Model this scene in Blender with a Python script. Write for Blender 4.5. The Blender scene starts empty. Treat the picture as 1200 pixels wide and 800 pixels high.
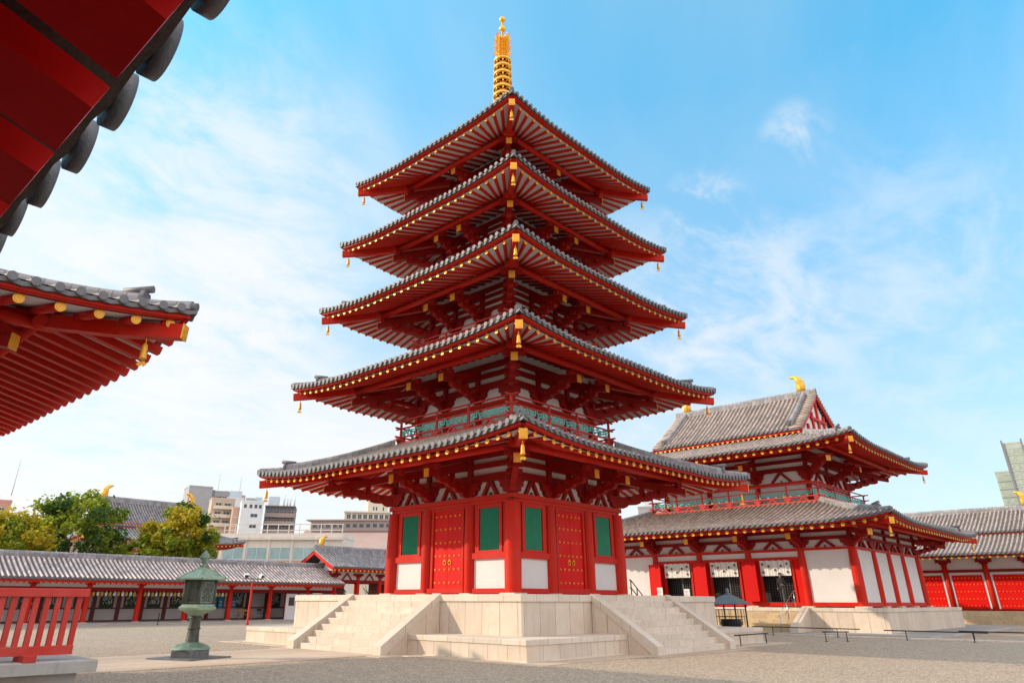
import bpy, bmesh, math, random
from mathutils import Vector, Matrix

R = math.radians
SC = bpy.context.scene
COL = SC.collection
rnd = random.Random(7)

# ------------------------------------------------------------------ camera, sky, sun, exposure
cam_d = bpy.data.cameras.new("camera")
cam = bpy.data.objects.new("camera", cam_d)
COL.objects.link(cam)
CAM = Vector((24.54, -27.15, 1.75))
_az, _el, _ro = R(43.516), R(24.718), R(0.1674)
_F = Vector((-math.sin(_az) * math.cos(_el), math.cos(_az) * math.cos(_el), math.sin(_el)))
_R0 = Vector((math.cos(_az), math.sin(_az), 0))
_U0 = _R0.cross(_F)
_Rv = _R0 * math.cos(_ro) + _U0 * math.sin(_ro)
_Uv = _U0 * math.cos(_ro) - _R0 * math.sin(_ro)
cam.matrix_world = Matrix(((_Rv.x, _Uv.x, -_F.x, CAM.x), (_Rv.y, _Uv.y, -_F.y, CAM.y), (_Rv.z, _Uv.z, -_F.z, CAM.z), (0, 0, 0, 1)))
cam_d.sensor_fit = 'HORIZONTAL'
cam_d.sensor_width = 36
cam_d.lens = 817.81 / 1200 * 36
cam_d.shift_x = 0.02283
cam_d.shift_y = -0.06075
cam_d.clip_start = 0.05
cam_d.clip_end = 5000
SC.camera = cam

SUN_AZ, SUN_EL = R(47.7), R(23.4)          # azimuth measured from south towards west
SUN_DIR = Vector((-math.sin(SUN_AZ) * math.cos(SUN_EL), -math.cos(SUN_AZ) * math.cos(SUN_EL), math.sin(SUN_EL)))
sun_d = bpy.data.lights.new("sun", 'SUN')
sun_d.energy = 2.3
sun_d.angle = R(0.55)
sun_d.color = (1.0, 0.84, 0.64)
sun = bpy.data.objects.new("sun", sun_d)
COL.objects.link(sun)
sun.rotation_euler = (-SUN_DIR).to_track_quat('-Z', 'Y').to_euler()
sun.location = (-60, -60, 60)

SC.view_settings.view_transform = 'Standard'
SC.view_settings.look = 'None'
SC.view_settings.exposure = 0.85
SC.view_settings.gamma = 1.0

def build_world():
    w = bpy.data.worlds.new("World")
    SC.world = w
    w.use_nodes = True
    nt = w.node_tree
    N, L = nt.nodes, nt.links
    N.clear()
    out = N.new('ShaderNodeOutputWorld')
    bg = N.new('ShaderNodeBackground')
    bg.inputs['Strength'].default_value = 0.15
    sky = N.new('ShaderNodeTexSky')
    sky.sky_type = 'NISHITA'
    sky.sun_disc = False
    sky.sun_elevation = SUN_EL
    sky.sun_rotation = math.pi + SUN_AZ
    sky.air_density = 1.15
    sky.dust_density = 0.6
    sky.ozone_density = 1.6
    # thin high cloud, laid out by direction on a flat layer overhead
    tc = N.new('ShaderNodeTexCoord')
    sp = N.new('ShaderNodeSeparateXYZ')
    L.new(tc.outputs['Generated'], sp.inputs[0])
    zz = N.new('ShaderNodeMath'); zz.operation = 'ADD'; zz.inputs[1].default_value = 0.22
    zc = N.new('ShaderNodeMath'); zc.operation = 'MAXIMUM'; zc.inputs[1].default_value = 0.0
    L.new(sp.outputs['Z'], zc.inputs[0]); L.new(zc.outputs[0], zz.inputs[0])
    dx = N.new('ShaderNodeMath'); dx.operation = 'DIVIDE'
    dy = N.new('ShaderNodeMath'); dy.operation = 'DIVIDE'
    L.new(sp.outputs['X'], dx.inputs[0]); L.new(zz.outputs[0], dx.inputs[1])
    L.new(sp.outputs['Y'], dy.inputs[0]); L.new(zz.outputs[0], dy.inputs[1])
    cb = N.new('ShaderNodeCombineXYZ')
    L.new(dx.outputs[0], cb.inputs[0]); L.new(dy.outputs[0], cb.inputs[1])
    mp = N.new('ShaderNodeMapping')
    mp.inputs['Rotation'].default_value = (0, 0, R(20))
    mp.inputs['Scale'].default_value = (1.0, 0.62, 1)
    mp.inputs['Location'].default_value = (3.1, 1.7, 0)
    L.new(cb.outputs[0], mp.inputs['Vector'])
    n1 = N.new('ShaderNodeTexNoise')
    n1.inputs['Scale'].default_value = 1.25
    n1.inputs['Detail'].default_value = 9
    n1.inputs['Roughness'].default_value = 0.58
    n1.inputs['Distortion'].default_value = 0.5
    L.new(mp.outputs[0], n1.inputs['Vector'])
    r1 = N.new('ShaderNodeValToRGB')
    r1.color_ramp.elements[0].position = 0.40; r1.color_ramp.elements[0].color = (0, 0, 0, 1)
    r1.color_ramp.elements[1].position = 0.72; r1.color_ramp.elements[1].color = (1, 1, 1, 1)
    L.new(n1.outputs['Fac'], r1.inputs[0])
    n2 = N.new('ShaderNodeTexNoise')
    n2.inputs['Scale'].default_value = 0.55
    n2.inputs['Detail'].default_value = 3
    L.new(mp.outputs[0], n2.inputs['Vector'])
    r2 = N.new('ShaderNodeValToRGB')
    r2.color_ramp.elements[0].position = 0.38; r2.color_ramp.elements[0].color = (0.10, 0.10, 0.10, 1)
    r2.color_ramp.elements[1].position = 0.62; r2.color_ramp.elements[1].color = (1, 1, 1, 1)
    L.new(n2.outputs['Fac'], r2.inputs[0])
    mu = N.new('ShaderNodeMath'); mu.operation = 'MULTIPLY'
    L.new(r1.outputs[0], mu.inputs[0]); L.new(r2.outputs[0], mu.inputs[1])
    # denser towards the horizon and towards the west (the sun's side)
    hz = N.new('ShaderNodeMapRange')
    hz.inputs['From Min'].default_value = 0.0; hz.inputs['From Max'].default_value = 0.62
    hz.inputs['To Min'].default_value = 0.95; hz.inputs['To Max'].default_value = 0.0
    L.new(sp.outputs['Z'], hz.inputs['Value'])
    ws = N.new('ShaderNodeMapRange')
    ws.inputs['From Min'].default_value = -1.0; ws.inputs['From Max'].default_value = 0.35
    ws.inputs['To Min'].default_value = 1.0; ws.inputs['To Max'].default_value = 0.30
    L.new(sp.outputs['X'], ws.inputs['Value'])
    hw = N.new('ShaderNodeMath'); hw.operation = 'MULTIPLY'
    L.new(hz.outputs[0], hw.inputs[0]); L.new(ws.outputs[0], hw.inputs[1])
    ad = N.new('ShaderNodeMath'); ad.operation = 'MAXIMUM'
    sc = N.new('ShaderNodeMath'); sc.operation = 'MULTIPLY'; sc.inputs[1].default_value = 0.75
    L.new(mu.outputs[0], sc.inputs[0])
    sm = N.new('ShaderNodeMath'); sm.operation = 'ADD'; sm.use_clamp = True
    L.new(sc.outputs[0], sm.inputs[0]); L.new(hw.outputs[0], sm.inputs[1])
    # separate wisps and veils, each about a direction in the sky
    n3 = N.new('ShaderNodeTexNoise'); n3.inputs['Scale'].default_value = 6.5; n3.inputs['Detail'].default_value = 10; n3.inputs['Roughness'].default_value = 0.62; n3.inputs['Distortion'].default_value = 0.35
    L.new(mp.outputs[0], n3.inputs['Vector'])
    last = sm.outputs[0]
    for (vx, vy, vz), r0, r1, amt, p0, p1 in WISPS:
        d = N.new('ShaderNodeVectorMath'); d.operation = 'DOT_PRODUCT'; d.inputs[1].default_value = (vx, vy, vz)
        L.new(tc.outputs['Generated'], d.inputs[0])
        m = N.new('ShaderNodeMapRange'); m.interpolation_type = 'SMOOTHSTEP'
        m.inputs['From Min'].default_value = math.cos(R(r1)); m.inputs['From Max'].default_value = math.cos(R(r0))
        L.new(d.outputs['Value'], m.inputs['Value'])
        q = N.new('ShaderNodeMapRange'); q.interpolation_type = 'SMOOTHSTEP'
        q.inputs['From Min'].default_value = p0; q.inputs['From Max'].default_value = p1
        L.new(n3.outputs['Fac'], q.inputs['Value'])
        k = N.new('ShaderNodeMath'); k.operation = 'MULTIPLY'; L.new(m.outputs[0], k.inputs[0]); L.new(q.outputs[0], k.inputs[1])
        k2 = N.new('ShaderNodeMath'); k2.operation = 'MULTIPLY'; k2.inputs[1].default_value = amt; L.new(k.outputs[0], k2.inputs[0])
        # screen the wisp over what is there
        inv = N.new('ShaderNodeMath'); inv.operation = 'SUBTRACT'; inv.inputs[0].default_value = 1.0; L.new(last, inv.inputs[1])
        ma = N.new('ShaderNodeMath'); ma.operation = 'MULTIPLY_ADD'; ma.use_clamp = True
        L.new(k2.outputs[0], ma.inputs[0]); L.new(inv.outputs[0], ma.inputs[1]); L.new(last, ma.inputs[2])
        last = ma.outputs[0]
    tint = N.new('ShaderNodeMix'); tint.data_type = 'RGBA'; tint.blend_type = 'MULTIPLY'
    tint.inputs['Factor'].default_value = 1.0
    te = N.new('ShaderNodeValToRGB')
    ee = te.color_ramp.elements
    ee[0].position = 0.0; ee[0].color = (*SKY_TINT_LOW, 1); ee[1].position = 0.75; ee[1].color = (*SKY_TINT, 1)
    em = ee.new(0.32); em.color = (*SKY_TINT_MID, 1)
    L.new(sp.outputs['Z'], te.inputs[0])
    L.new(te.outputs[0], tint.inputs['B'])
    L.new(sky.outputs[0], tint.inputs['A'])
    mix = N.new('ShaderNodeMix'); mix.data_type = 'RGBA'
    L.new(last, mix.inputs['Factor'])
    L.new(tint.outputs['Result'], mix.inputs['A'])
    mix.inputs['B'].default_value = (CLOUD[0], CLOUD[1], CLOUD[2], 1)
    # added bright fill over the unseen sky, centred south-east behind the camera
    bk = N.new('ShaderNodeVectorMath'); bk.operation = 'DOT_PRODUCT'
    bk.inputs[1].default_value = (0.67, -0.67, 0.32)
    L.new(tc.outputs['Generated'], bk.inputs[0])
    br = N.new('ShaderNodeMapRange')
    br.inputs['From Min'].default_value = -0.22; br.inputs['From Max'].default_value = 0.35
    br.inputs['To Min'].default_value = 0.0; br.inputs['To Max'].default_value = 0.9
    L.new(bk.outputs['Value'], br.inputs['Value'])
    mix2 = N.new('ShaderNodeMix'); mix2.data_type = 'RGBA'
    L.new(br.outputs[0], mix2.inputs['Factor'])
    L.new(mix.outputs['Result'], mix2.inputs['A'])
    mix2.inputs['B'].default_value = (SKY_FILL[0], SKY_FILL[1], SKY_FILL[2], 1)
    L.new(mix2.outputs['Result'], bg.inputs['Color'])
    L.new(bg.outputs[0], out.inputs[0])

SKY_TINT = (0.50, 1.52, 1.52)
SKY_TINT_MID = (0.33, 0.84, 1.0)
SKY_TINT_LOW = (0.50, 0.58, 0.66)
CLOUD = (3.75, 3.72, 3.72)
SKY_FILL = (6.3, 6.05, 6.05)  # fill light added to the part of the sky out of view
WISPS = (
    ((-0.84, 0.304, 0.449), 2, 20, 0.72, 0.30, 0.70),
    ((-0.824, 0.408, 0.36), 2, 13, 0.55, 0.36, 0.66),
    ((-0.90, 0.33, 0.20), 3, 22, 0.80, 0.28, 0.62),
    ((-0.50, 0.80, 0.32), 1, 15, 0.50, 0.36, 0.70),
    ((-0.36, 0.856, 0.37), 1, 10, 0.40, 0.38, 0.68),
    ((-0.225, 0.806, 0.545), 0.4, 4.4, 0.95, 0.43, 0.64),
    ((-0.150, 0.785, 0.600), 0.3, 3.0, 0.90, 0.44, 0.62),
    ((-0.348, 0.800, 0.488), 0.4, 4.2, 0.60, 0.42, 0.64),
    ((-0.20, 0.89, 0.40), 1, 14, 0.22, 0.36, 0.70),
    ((-0.13, 0.95, 0.28), 1, 16, 0.25, 0.34, 0.70),
)
build_world()

# ------------------------------------------------------------------ materials
MATS = {}

class NG:
    def __init__(s, name):
        s.m = bpy.data.materials.new(name)
        s.m.use_nodes = True
        s.N, s.L = s.m.node_tree.nodes, s.m.node_tree.links
        s.p = s.N['Principled BSDF']
        MATS[name] = s.m
    def n(s, t, **k):
        x = s.N.new(t)
        for a, b in k.items(): setattr(x, a, b)
        return x
    def link(s, a, b): s.L.new(a, b)
    def val(s, sock, v):
        if hasattr(v, 'is_linked') or isinstance(v, bpy.types.NodeSocket): s.L.new(v, sock)
        else: sock.default_value = v
    def math(s, op, a, b=0.0, c=None, clamp=False):
        x = s.n('ShaderNodeMath', operation=op); x.use_clamp = clamp
        s.val(x.inputs[0], a); s.val(x.inputs[1], b)
        if c is not None: s.val(x.inputs[2], c)
        return x.outputs[0]
    def mix(s, f, a, b, blend='MIX'):
        x = s.n('ShaderNodeMix', data_type='RGBA', blend_type=blend)
        s.val(x.inputs['Factor'], f)
        s.val(x.inputs['A'], a if not isinstance(a, tuple) else (*a, 1)); s.val(x.inputs['B'], b if not isinstance(b, tuple) else (*b, 1))
        return x.outputs['Result']
    def noise(s, scale, detail=4, rough=0.55, vec=None, out='Fac'):
        x = s.n('ShaderNodeTexNoise')
        x.inputs['Scale'].default_value = scale; x.inputs['Detail'].default_value = detail; x.inputs['Roughness'].default_value = rough
        if vec is not None: s.link(vec, x.inputs['Vector'])
        return x.outputs[out]
    def ramp(s, f, p0, p1, c0=(0, 0, 0), c1=(1, 1, 1)):
        x = s.n('ShaderNodeValToRGB')
        e = x.color_ramp.elements
        e[0].position = p0; e[0].color = (*c0, 1); e[1].position = p1; e[1].color = (*c1, 1)
        s.link(f, x.inputs[0])
        return x.outputs[0]
    def obj(s): return s.n('ShaderNodeTexCoord').outputs['Object']
    def bump(s, h, strength, dist=0.02):
        x = s.n('ShaderNodeBump'); x.inputs['Strength'].default_value = strength; x.inputs['Distance'].default_value = dist
        s.link(h, x.inputs['Height']); s.link(x.outputs[0], s.p.inputs['Normal'])
    def fin(s, col, rough=0.6, metal=0.0):
        s.val(s.p.inputs['Base Color'], col if not isinstance(col, tuple) else (*col, 1))
        s.val(s.p.inputs['Roughness'], rough); s.p.inputs['Metallic'].default_value = metal
        return s.m

def m_plain(name, c, rough=0.6, metal=0.0, var=0.25, scale=6.0, c2=None, bump=0.0):
    g = NG(name)
    v = g.obj()
    f = g.ramp(g.noise(scale, 5, 0.6, v), 0.3, 0.75)
    b = c2 if c2 else tuple(x * (1 - var) for x in c)
    col = g.mix(f, c, b)
    if bump: g.bump(g.noise(scale * 9, 3, 0.6, v), bump, 0.01)
    return g.fin(col, rough, metal)

def m_red(name, c, fade, amt, rough=0.42):
    g = NG(name)
    v = g.obj()
    f = g.ramp(g.noise(1.1, 5, 0.6, v), 0.42, 0.78)
    oi = g.n('ShaderNodeObjectInfo')
    col = g.mix(g.math('MULTIPLY', f, amt), c, fade)
    col = g.mix(g.math('MULTIPLY', oi.outputs['Random'], 0.38), col, tuple(x * 0.62 for x in c))
    wear = g.ramp(g.noise(7.0, 8, 0.75, v), 0.60, 0.72)
    col = g.mix(g.math('MULTIPLY', wear, 0.55 * amt), col, (fade[0] * 0.9, fade[1] * 2.2 + 0.02, fade[2] * 2.2 + 0.02))
    mp = g.n('ShaderNodeMapping'); mp.inputs['Scale'].default_value = (9, 9, 0.9)
    g.link(v, mp.inputs['Vector'])
    st = g.ramp(g.noise(1.0, 4, 0.6, mp.outputs[0]), 0.45, 0.8)
    col = g.mix(g.math('MULTIPLY', st, 0.28), col, tuple(x * 0.55 for x in c))
    g.bump(g.noise(38, 4, 0.6, v), 0.10, 0.01)
    g.val(g.p.inputs['Specular IOR Level'], 0.15)
    return g.fin(col, g.math('MULTIPLY_ADD', f, 0.2, rough))

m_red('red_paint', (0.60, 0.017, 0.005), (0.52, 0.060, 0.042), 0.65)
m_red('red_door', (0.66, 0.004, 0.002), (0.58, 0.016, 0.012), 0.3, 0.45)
m_red('red_dark', (0.29, 0.010, 0.008), (0.27, 0.022, 0.018), 0.6)  # shade under the eaves put into the colour of beams and struts
m_red('red_bracket', (0.33, 0.011, 0.008), (0.34, 0.030, 0.024), 0.7)  # brackets painted darker to carry the eave shade
m_red('red_rail', (0.58, 0.050, 0.038), (0.60, 0.13, 0.105), 0.7, 0.5)
m_plain('brown_red', (0.16, 0.018, 0.012), 0.5, 0, 0.3)
m_plain('plaster', (0.71, 0.69, 0.685), 0.85, 0, 0.0, 0.7, (0.645, 0.62, 0.61), 0.05)
m_plain('board_white', (0.72, 0.67, 0.64), 0.85, 0, 0.12, 2.0)
m_plain('board_red', (0.26, 0.02, 0.014), 0.6, 0, 0.3, 3.0)
def m_gold():
    g = NG('gold')
    v = g.obj()
    oi = g.n('ShaderNodeObjectInfo')
    col = g.mix(g.ramp(g.noise(14, 5, 0.6, v), 0.3, 0.75), (0.98, 0.50, 0.05), (0.84, 0.36, 0.025))
    col = g.mix(g.math('MULTIPLY', oi.outputs['Random'], 0.45), col, (0.55, 0.27, 0.04))
    g.bump(g.noise(60, 3, 0.6, v), 0.25, 0.01)
    g.fin(col, 0.4, 0.3)
m_gold()
m_plain('gold_spire', (0.95, 0.55, 0.09), 0.34, 0.5, 0.2, 5.0, (0.80, 0.38, 0.04), 0.1)
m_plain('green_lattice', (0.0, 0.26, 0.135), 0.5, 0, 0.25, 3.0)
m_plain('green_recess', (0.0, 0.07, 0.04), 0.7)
m_plain('turquoise', (0.10, 0.55, 0.47), 0.5, 0, 0.2, 4.0)
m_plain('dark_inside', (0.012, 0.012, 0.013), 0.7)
m_plain('black_metal', (0.015, 0.015, 0.018), 0.4, 0.3)
m_plain('steel_dark', (0.10, 0.10, 0.10), 0.5, 0.2)
m_plain('steel', (0.55, 0.55, 0.56), 0.3, 0.9)
m_plain('cloth_white', (0.80, 0.78, 0.74), 0.9)
m_plain('paper', (0.85, 0.84, 0.82), 0.8)
m_plain('emblem', (0.10, 0.09, 0.10), 0.8)
m_plain('ochre_cloth', (0.62, 0.36, 0.06), 0.85)
m_plain('blue_cloth', (0.05, 0.36, 0.62), 0.8, 0, 0.4, 5.0)
m_plain('bark', (0.09, 0.065, 0.045), 0.9, 0, 0.4, 5.0, None, 0.5)
m_plain('wood', (0.36, 0.17, 0.07), 0.6)
m_plain('blue_copper', (0.15, 0.18, 0.19), 0.5, 0.2, 0.25, 3.0)
m_plain('skin', (0.50, 0.31, 0.22), 0.6)
m_plain('hair', (0.012, 0.010, 0.009), 0.5)
m_plain('jacket', (0.018, 0.018, 0.022), 0.8)
m_plain('trousers', (0.035, 0.04, 0.055), 0.85)
m_plain('grey_panel', (0.42, 0.43, 0.42), 0.7, 0, 0.15, 2.0)

def m_tile(name, c, lat_p, light):
    g = NG(name)
    at = g.n('ShaderNodeAttribute', attribute_name='tc')
    sp = g.n('ShaderNodeSeparateXYZ'); g.link(at.outputs['Vector'], sp.inputs[0])
    cu = g.math('FLOOR', g.math('DIVIDE', sp.outputs['X'], lat_p))
    cv = g.math('FLOOR', g.math('DIVIDE', sp.outputs['Y'], 0.34))
    cb = g.n('ShaderNodeCombineXYZ'); g.link(cu, cb.inputs[0]); g.link(cv, cb.inputs[1])
    wn = g.n('ShaderNodeTexWhiteNoise'); wn.noise_dimensions = '2D'; g.link(cb.outputs[0], wn.inputs['Vector'])
    col = g.mix(wn.outputs['Value'], tuple(x * 0.72 for x in c), tuple(min(1, x * 1.35) for x in c))
    big = g.ramp(g.noise(0.35, 5, 0.65, g.obj()), 0.40, 0.70)
    col = g.mix(g.math('MULTIPLY', big, 0.45), col, light)
    fv = g.math('FRACT', g.math('DIVIDE', sp.outputs['Y'], 0.34))
    j = g.math('LESS_THAN', fv, 0.10)
    col = g.mix(g.math('MULTIPLY', j, 0.55), col, tuple(x * 0.3 for x in c))
    spk = g.ramp(g.noise(26, 3, 0.7, g.obj()), 0.5, 0.8)
    col = g.mix(g.math('MULTIPLY', spk, 0.35), col, tuple(x * 0.5 for x in c))
    g.bump(g.math('SUBTRACT', g.noise(30, 3, 0.6, g.obj()), g.math('MULTIPLY', j, 1.5)), 0.35, 0.02)
    g.p.inputs['Specular IOR Level'].default_value = 0.25
    return g.fin(col, 0.72)

m_tile('roof_tile', (0.27, 0.235, 0.22), 0.35, (0.38, 0.33, 0.30))
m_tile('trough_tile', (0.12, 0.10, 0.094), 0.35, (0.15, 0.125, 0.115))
m_tile('roof_tile_pale', (0.56, 0.46, 0.43), 0.36, (0.70, 0.59, 0.55))
m_tile('roof_tile_brown', (0.385, 0.305, 0.26), 0.36, (0.49, 0.395, 0.34))
m_tile('roof_tile_grey', (0.27, 0.255, 0.265), 0.36, (0.37, 0.35, 0.36))
m_plain('tile_end', (0.17, 0.165, 0.175), 0.55, 0, 0.35, 9.0, None, 0.4)
m_plain('tile_under', (0.115, 0.088, 0.078), 0.9, 0, 0.45, 6.0, None, 0.6)

def m_stone(name, c, width, var=0.14, stain=0.35, rows=10.0):
    g = NG(name)
    geo = g.n('ShaderNodeNewGeometry')
    tcn = g.n('ShaderNodeTexCoord')
    v = tcn.outputs['Object']
    sn = g.n('ShaderNodeSeparateXYZ'); g.link(tcn.outputs['Normal'], sn.inputs[0])
    spv = g.n('ShaderNodeSeparateXYZ'); g.link(v, spv.inputs[0])
    ax = g.math('GREATER_THAN', g.math('ABSOLUTE', sn.outputs['X']), 0.6)
    u = g.math('ADD', g.math('MULTIPLY', spv.outputs['Y'], ax), g.math('MULTIPLY', spv.outputs['X'], g.math('SUBTRACT', 1.0, ax)))
    row = g.math('FLOOR', g.math('MULTIPLY', g.math('ADD', spv.outputs['Z'], 20.003), rows))
    rs = g.n('ShaderNodeTexWhiteNoise'); rs.noise_dimensions = '1D'; g.link(row, rs.inputs['W'])
    u = g.math('ADD', g.math('DIVIDE', u, width), g.math('MULTIPLY', rs.outputs['Value'], 1.0 if rows > 0.9 else 0.0))
    cell = g.math('FLOOR', g.math('ADD', u, 100.0))
    fr = g.math('FRACT', g.math('ADD', u, 100.0))
    e = g.math('MULTIPLY', g.math('MINIMUM', fr, g.math('SUBTRACT', 1.0, fr)), width)
    j = g.math('LESS_THAN', e, 0.012)
    cb = g.n('ShaderNodeCombineXYZ'); g.link(cell, cb.inputs[0]); g.link(row, cb.inputs[1])
    wn = g.n('ShaderNodeTexWhiteNoise'); wn.noise_dimensions = '2D'; g.link(cb.outputs[0], wn.inputs['Vector'])
    col = g.mix(wn.outputs['Value'], tuple(x * (1 - var) for x in c), tuple(min(1, x * (1 + var)) for x in c))
    st = g.ramp(g.noise(1.6, 6, 0.65, v), 0.45, 0.8)
    col = g.mix(g.math('MULTIPLY', st, stain), col, (c[0] * 0.82, c[1] * 0.66, c[2] * 0.50))
    # rain streaks and grime with edges of their own
    mp = g.n('ShaderNodeMapping'); mp.inputs['Scale'].default_value = (5.5, 5.5, 0.55); g.link(v, mp.inputs['Vector'])
    sk = g.ramp(g.noise(1.0, 6, 0.7, mp.outputs[0]), 0.52, 0.72)
    col = g.mix(g.math('MULTIPLY', sk, 0.48), col, (c[0] * 0.60, c[1] * 0.53, c[2] * 0.46))
    bl = g.ramp(g.noise(5.5, 7, 0.75, v), 0.56, 0.70)
    col = g.mix(g.math('MULTIPLY', bl, 0.42), col, (c[0] * 0.55, c[1] * 0.50, c[2] * 0.46))
    gr = g.noise(85, 2, 0.7, v)
    col = g.mix(g.math('MULTIPLY', g.ramp(gr, 0.35, 0.75), 0.22), col, tuple(x * 0.6 for x in c))
    col = g.mix(g.math('MULTIPLY', j, 0.7), col, (c[0] * 0.35, c[1] * 0.28, c[2] * 0.2))
    g.bump(g.math('SUBTRACT', gr, g.math('MULTIPLY', j, 2.0)), 0.25, 0.01)
    return g.fin(col, 0.75)

m_stone('stone_slab', (0.63, 0.53, 0.43), 0.86, 0.08, 0.5, rows=0.01)
m_stone('stone_cap', (0.65, 0.56, 0.465), 1.25, 0.08, 0.4, rows=0.01)
m_stone('stone_step', (0.64, 0.55, 0.455), 1.1, 0.08, 0.45, rows=4.56)
m_stone('stone_warm', (0.50, 0.37, 0.22), 0.9, rows=3.0)
m_stone('stone_grey', (0.40, 0.38, 0.355), 2.3, rows=0.01, stain=0.5)
m_stone('stone_path', (0.56, 0.43, 0.32), 1.1, rows=0.01)

def m_gravel():
    g = NG('gravel')
    v = g.obj()
    def cells(scale):
        vo = g.n('ShaderNodeTexVoronoi'); vo.inputs['Scale'].default_value = scale; g.link(v, vo.inputs['Vector'])
        sp = g.n('ShaderNodeSeparateColor'); g.link(vo.outputs['Color'], sp.inputs[0])
        return vo.outputs['Distance'], sp.outputs
    d1, c1 = cells(19.0)
    d2, c2 = cells(38.0)
    d3, c3 = cells(85.0)
    tone = g.math('ADD', g.math('MULTIPLY', c1[0], 0.36), g.math('ADD', g.math('MULTIPLY', c2[1], 0.38), g.math('MULTIPLY', c3[2], 0.26)))
    tone = g.ramp(tone, 0.24, 0.78)
    col = g.mix(tone, (0.15, 0.112, 0.082), (0.64, 0.50, 0.365))
    big = g.ramp(g.noise(0.22, 5, 0.6, v), 0.35, 0.7)
    col = g.mix(g.math('MULTIPLY', big, 0.25), col, (0.45, 0.355, 0.26))
    tr = g.ramp(g.noise(0.9, 6, 0.7, v), 0.45, 0.75)
    col = g.mix(g.math('MULTIPLY', tr, 0.22), col, (0.27, 0.215, 0.17))
    h = g.math('ADD', g.math('MULTIPLY', d1, -1.0), g.math('MULTIPLY', d2, -0.6))
    g.bump(h, 0.8, 0.03)
    return g.fin(col, 0.9)
m_gravel()

def m_patina(name, a, b, d):
    g = NG(name)
    v = g.obj()
    mp = g.n('ShaderNodeMapping'); mp.inputs['Scale'].default_value = (5, 5, 1.2); g.link(v, mp.inputs['Vector'])
    f = g.ramp(g.noise(1.3, 6, 0.65, mp.outputs[0]), 0.38, 0.66)
    col = g.mix(f, a, b)
    f2 = g.ramp(g.noise(9, 5, 0.7, v), 0.5, 0.75)
    col = g.mix(g.math('MULTIPLY', f2, 0.6), col, d)
    g.bump(g.noise(16, 5, 0.7, v), 0.5, 0.02)
    return g.fin(col, 0.6, 0.15)
m_patina('copper_green', (0.22, 0.33, 0.25), (0.10, 0.165, 0.12), (0.045, 0.06, 0.048))
m_patina('copper_dark', (0.05, 0.055, 0.043), (0.10, 0.135, 0.10), (0.018, 0.02, 0.017))
m_patina('copper_bright', (0.34, 0.44, 0.32), (0.22, 0.32, 0.24), (0.10, 0.13, 0.10))
m_patina('copper_pale', (0.20, 0.24, 0.20), (0.12, 0.15, 0.12), (0.05, 0.06, 0.05))
m_patina('lantern_stone', (0.11, 0.115, 0.12), (0.16, 0.165, 0.165), (0.05, 0.055, 0.055))

def m_leaf(name, a, b, c):
    g = NG(name)
    geo = g.n('ShaderNodeNewGeometry')
    rp = g.n('ShaderNodeValToRGB'); e = rp.color_ramp.elements
    e[0].position = 0; e[0].color = (*a, 1); e[1].position = 1; e[1].color = (*c, 1)
    m = e.new(0.5); m.color = (*b, 1)
    g.link(geo.outputs['Random Per Island'], rp.inputs[0])
    g.fin(rp.outputs[0], 0.6)
    tr = g.n('ShaderNodeBsdfTranslucent'); g.link(rp.outputs[0], tr.inputs['Color'])
    mx = g.n('ShaderNodeMixShader'); mx.inputs[0].default_value = 0.5
    out = g.N['Material Output']
    g.link(g.p.outputs[0], mx.inputs[1]); g.link(tr.outputs[0], mx.inputs[2]); g.link(mx.outputs[0], out.inputs['Surface'])
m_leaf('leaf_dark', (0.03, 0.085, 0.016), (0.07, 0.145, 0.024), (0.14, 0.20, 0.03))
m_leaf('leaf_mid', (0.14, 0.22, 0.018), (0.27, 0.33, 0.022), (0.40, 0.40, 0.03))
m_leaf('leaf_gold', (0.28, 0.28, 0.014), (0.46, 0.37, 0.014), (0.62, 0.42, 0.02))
m_leaf('leaf_orange', (0.30, 0.18, 0.015), (0.42, 0.20, 0.02), (0.45, 0.13, 0.02))

def m_wall(name, c, lines=0.0):
    g = NG(name)
    v = g.obj()
    col = g.mix(g.ramp(g.noise(0.25, 5, 0.6, v), 0.35, 0.7), c, tuple(x * 0.88 for x in c))
    mp = g.n('ShaderNodeMapping'); mp.inputs['Scale'].default_value = (1.5, 1.5, 0.12); g.link(v, mp.inputs['Vector'])
    col = g.mix(g.math('MULTIPLY', g.ramp(g.noise(1.0, 4, 0.6, mp.outputs[0]), 0.5, 0.8), 0.25), col, tuple(x * 0.7 for x in c))
    return g.fin(col, 0.8)
m_wall('wall_pink', (0.52, 0.27, 0.23)); m_wall('wall_grey', (0.36, 0.35, 0.36)); m_wall('wall_grey_dark', (0.20, 0.20, 0.23))
m_wall('wall_tan', (0.50, 0.40, 0.30)); m_wall('wall_brick', (0.50, 0.34, 0.27)); m_wall('wall_white', (0.66, 0.68, 0.71))
m_wall('wall_blue', (0.50, 0.58, 0.64)); m_wall('wall_brown', (0.33, 0.255, 0.23)); m_wall('wall_cream', (0.64, 0.57, 0.46))
m_wall('wall_school', (0.68, 0.62, 0.55)); m_wall('roof_pink', (0.42, 0.29, 0.255)); m_wall('panel_pale', (0.38, 0.42, 0.38))
m_wall('panel_green', (0.24, 0.31, 0.28)); m_wall('slab_orange', (0.50, 0.28, 0.17))
m_plain('glass_tower', (0.22, 0.27, 0.23), 0.2, 0, 0.3, 0.8, (0.42, 0.45, 0.37))
m_plain('glass_dark', (0.04, 0.05, 0.06), 0.12)
m_plain('glass_teal', (0.22, 0.36, 0.37), 0.15, 0, 0.3, 0.6, (0.40, 0.50, 0.50))

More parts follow.
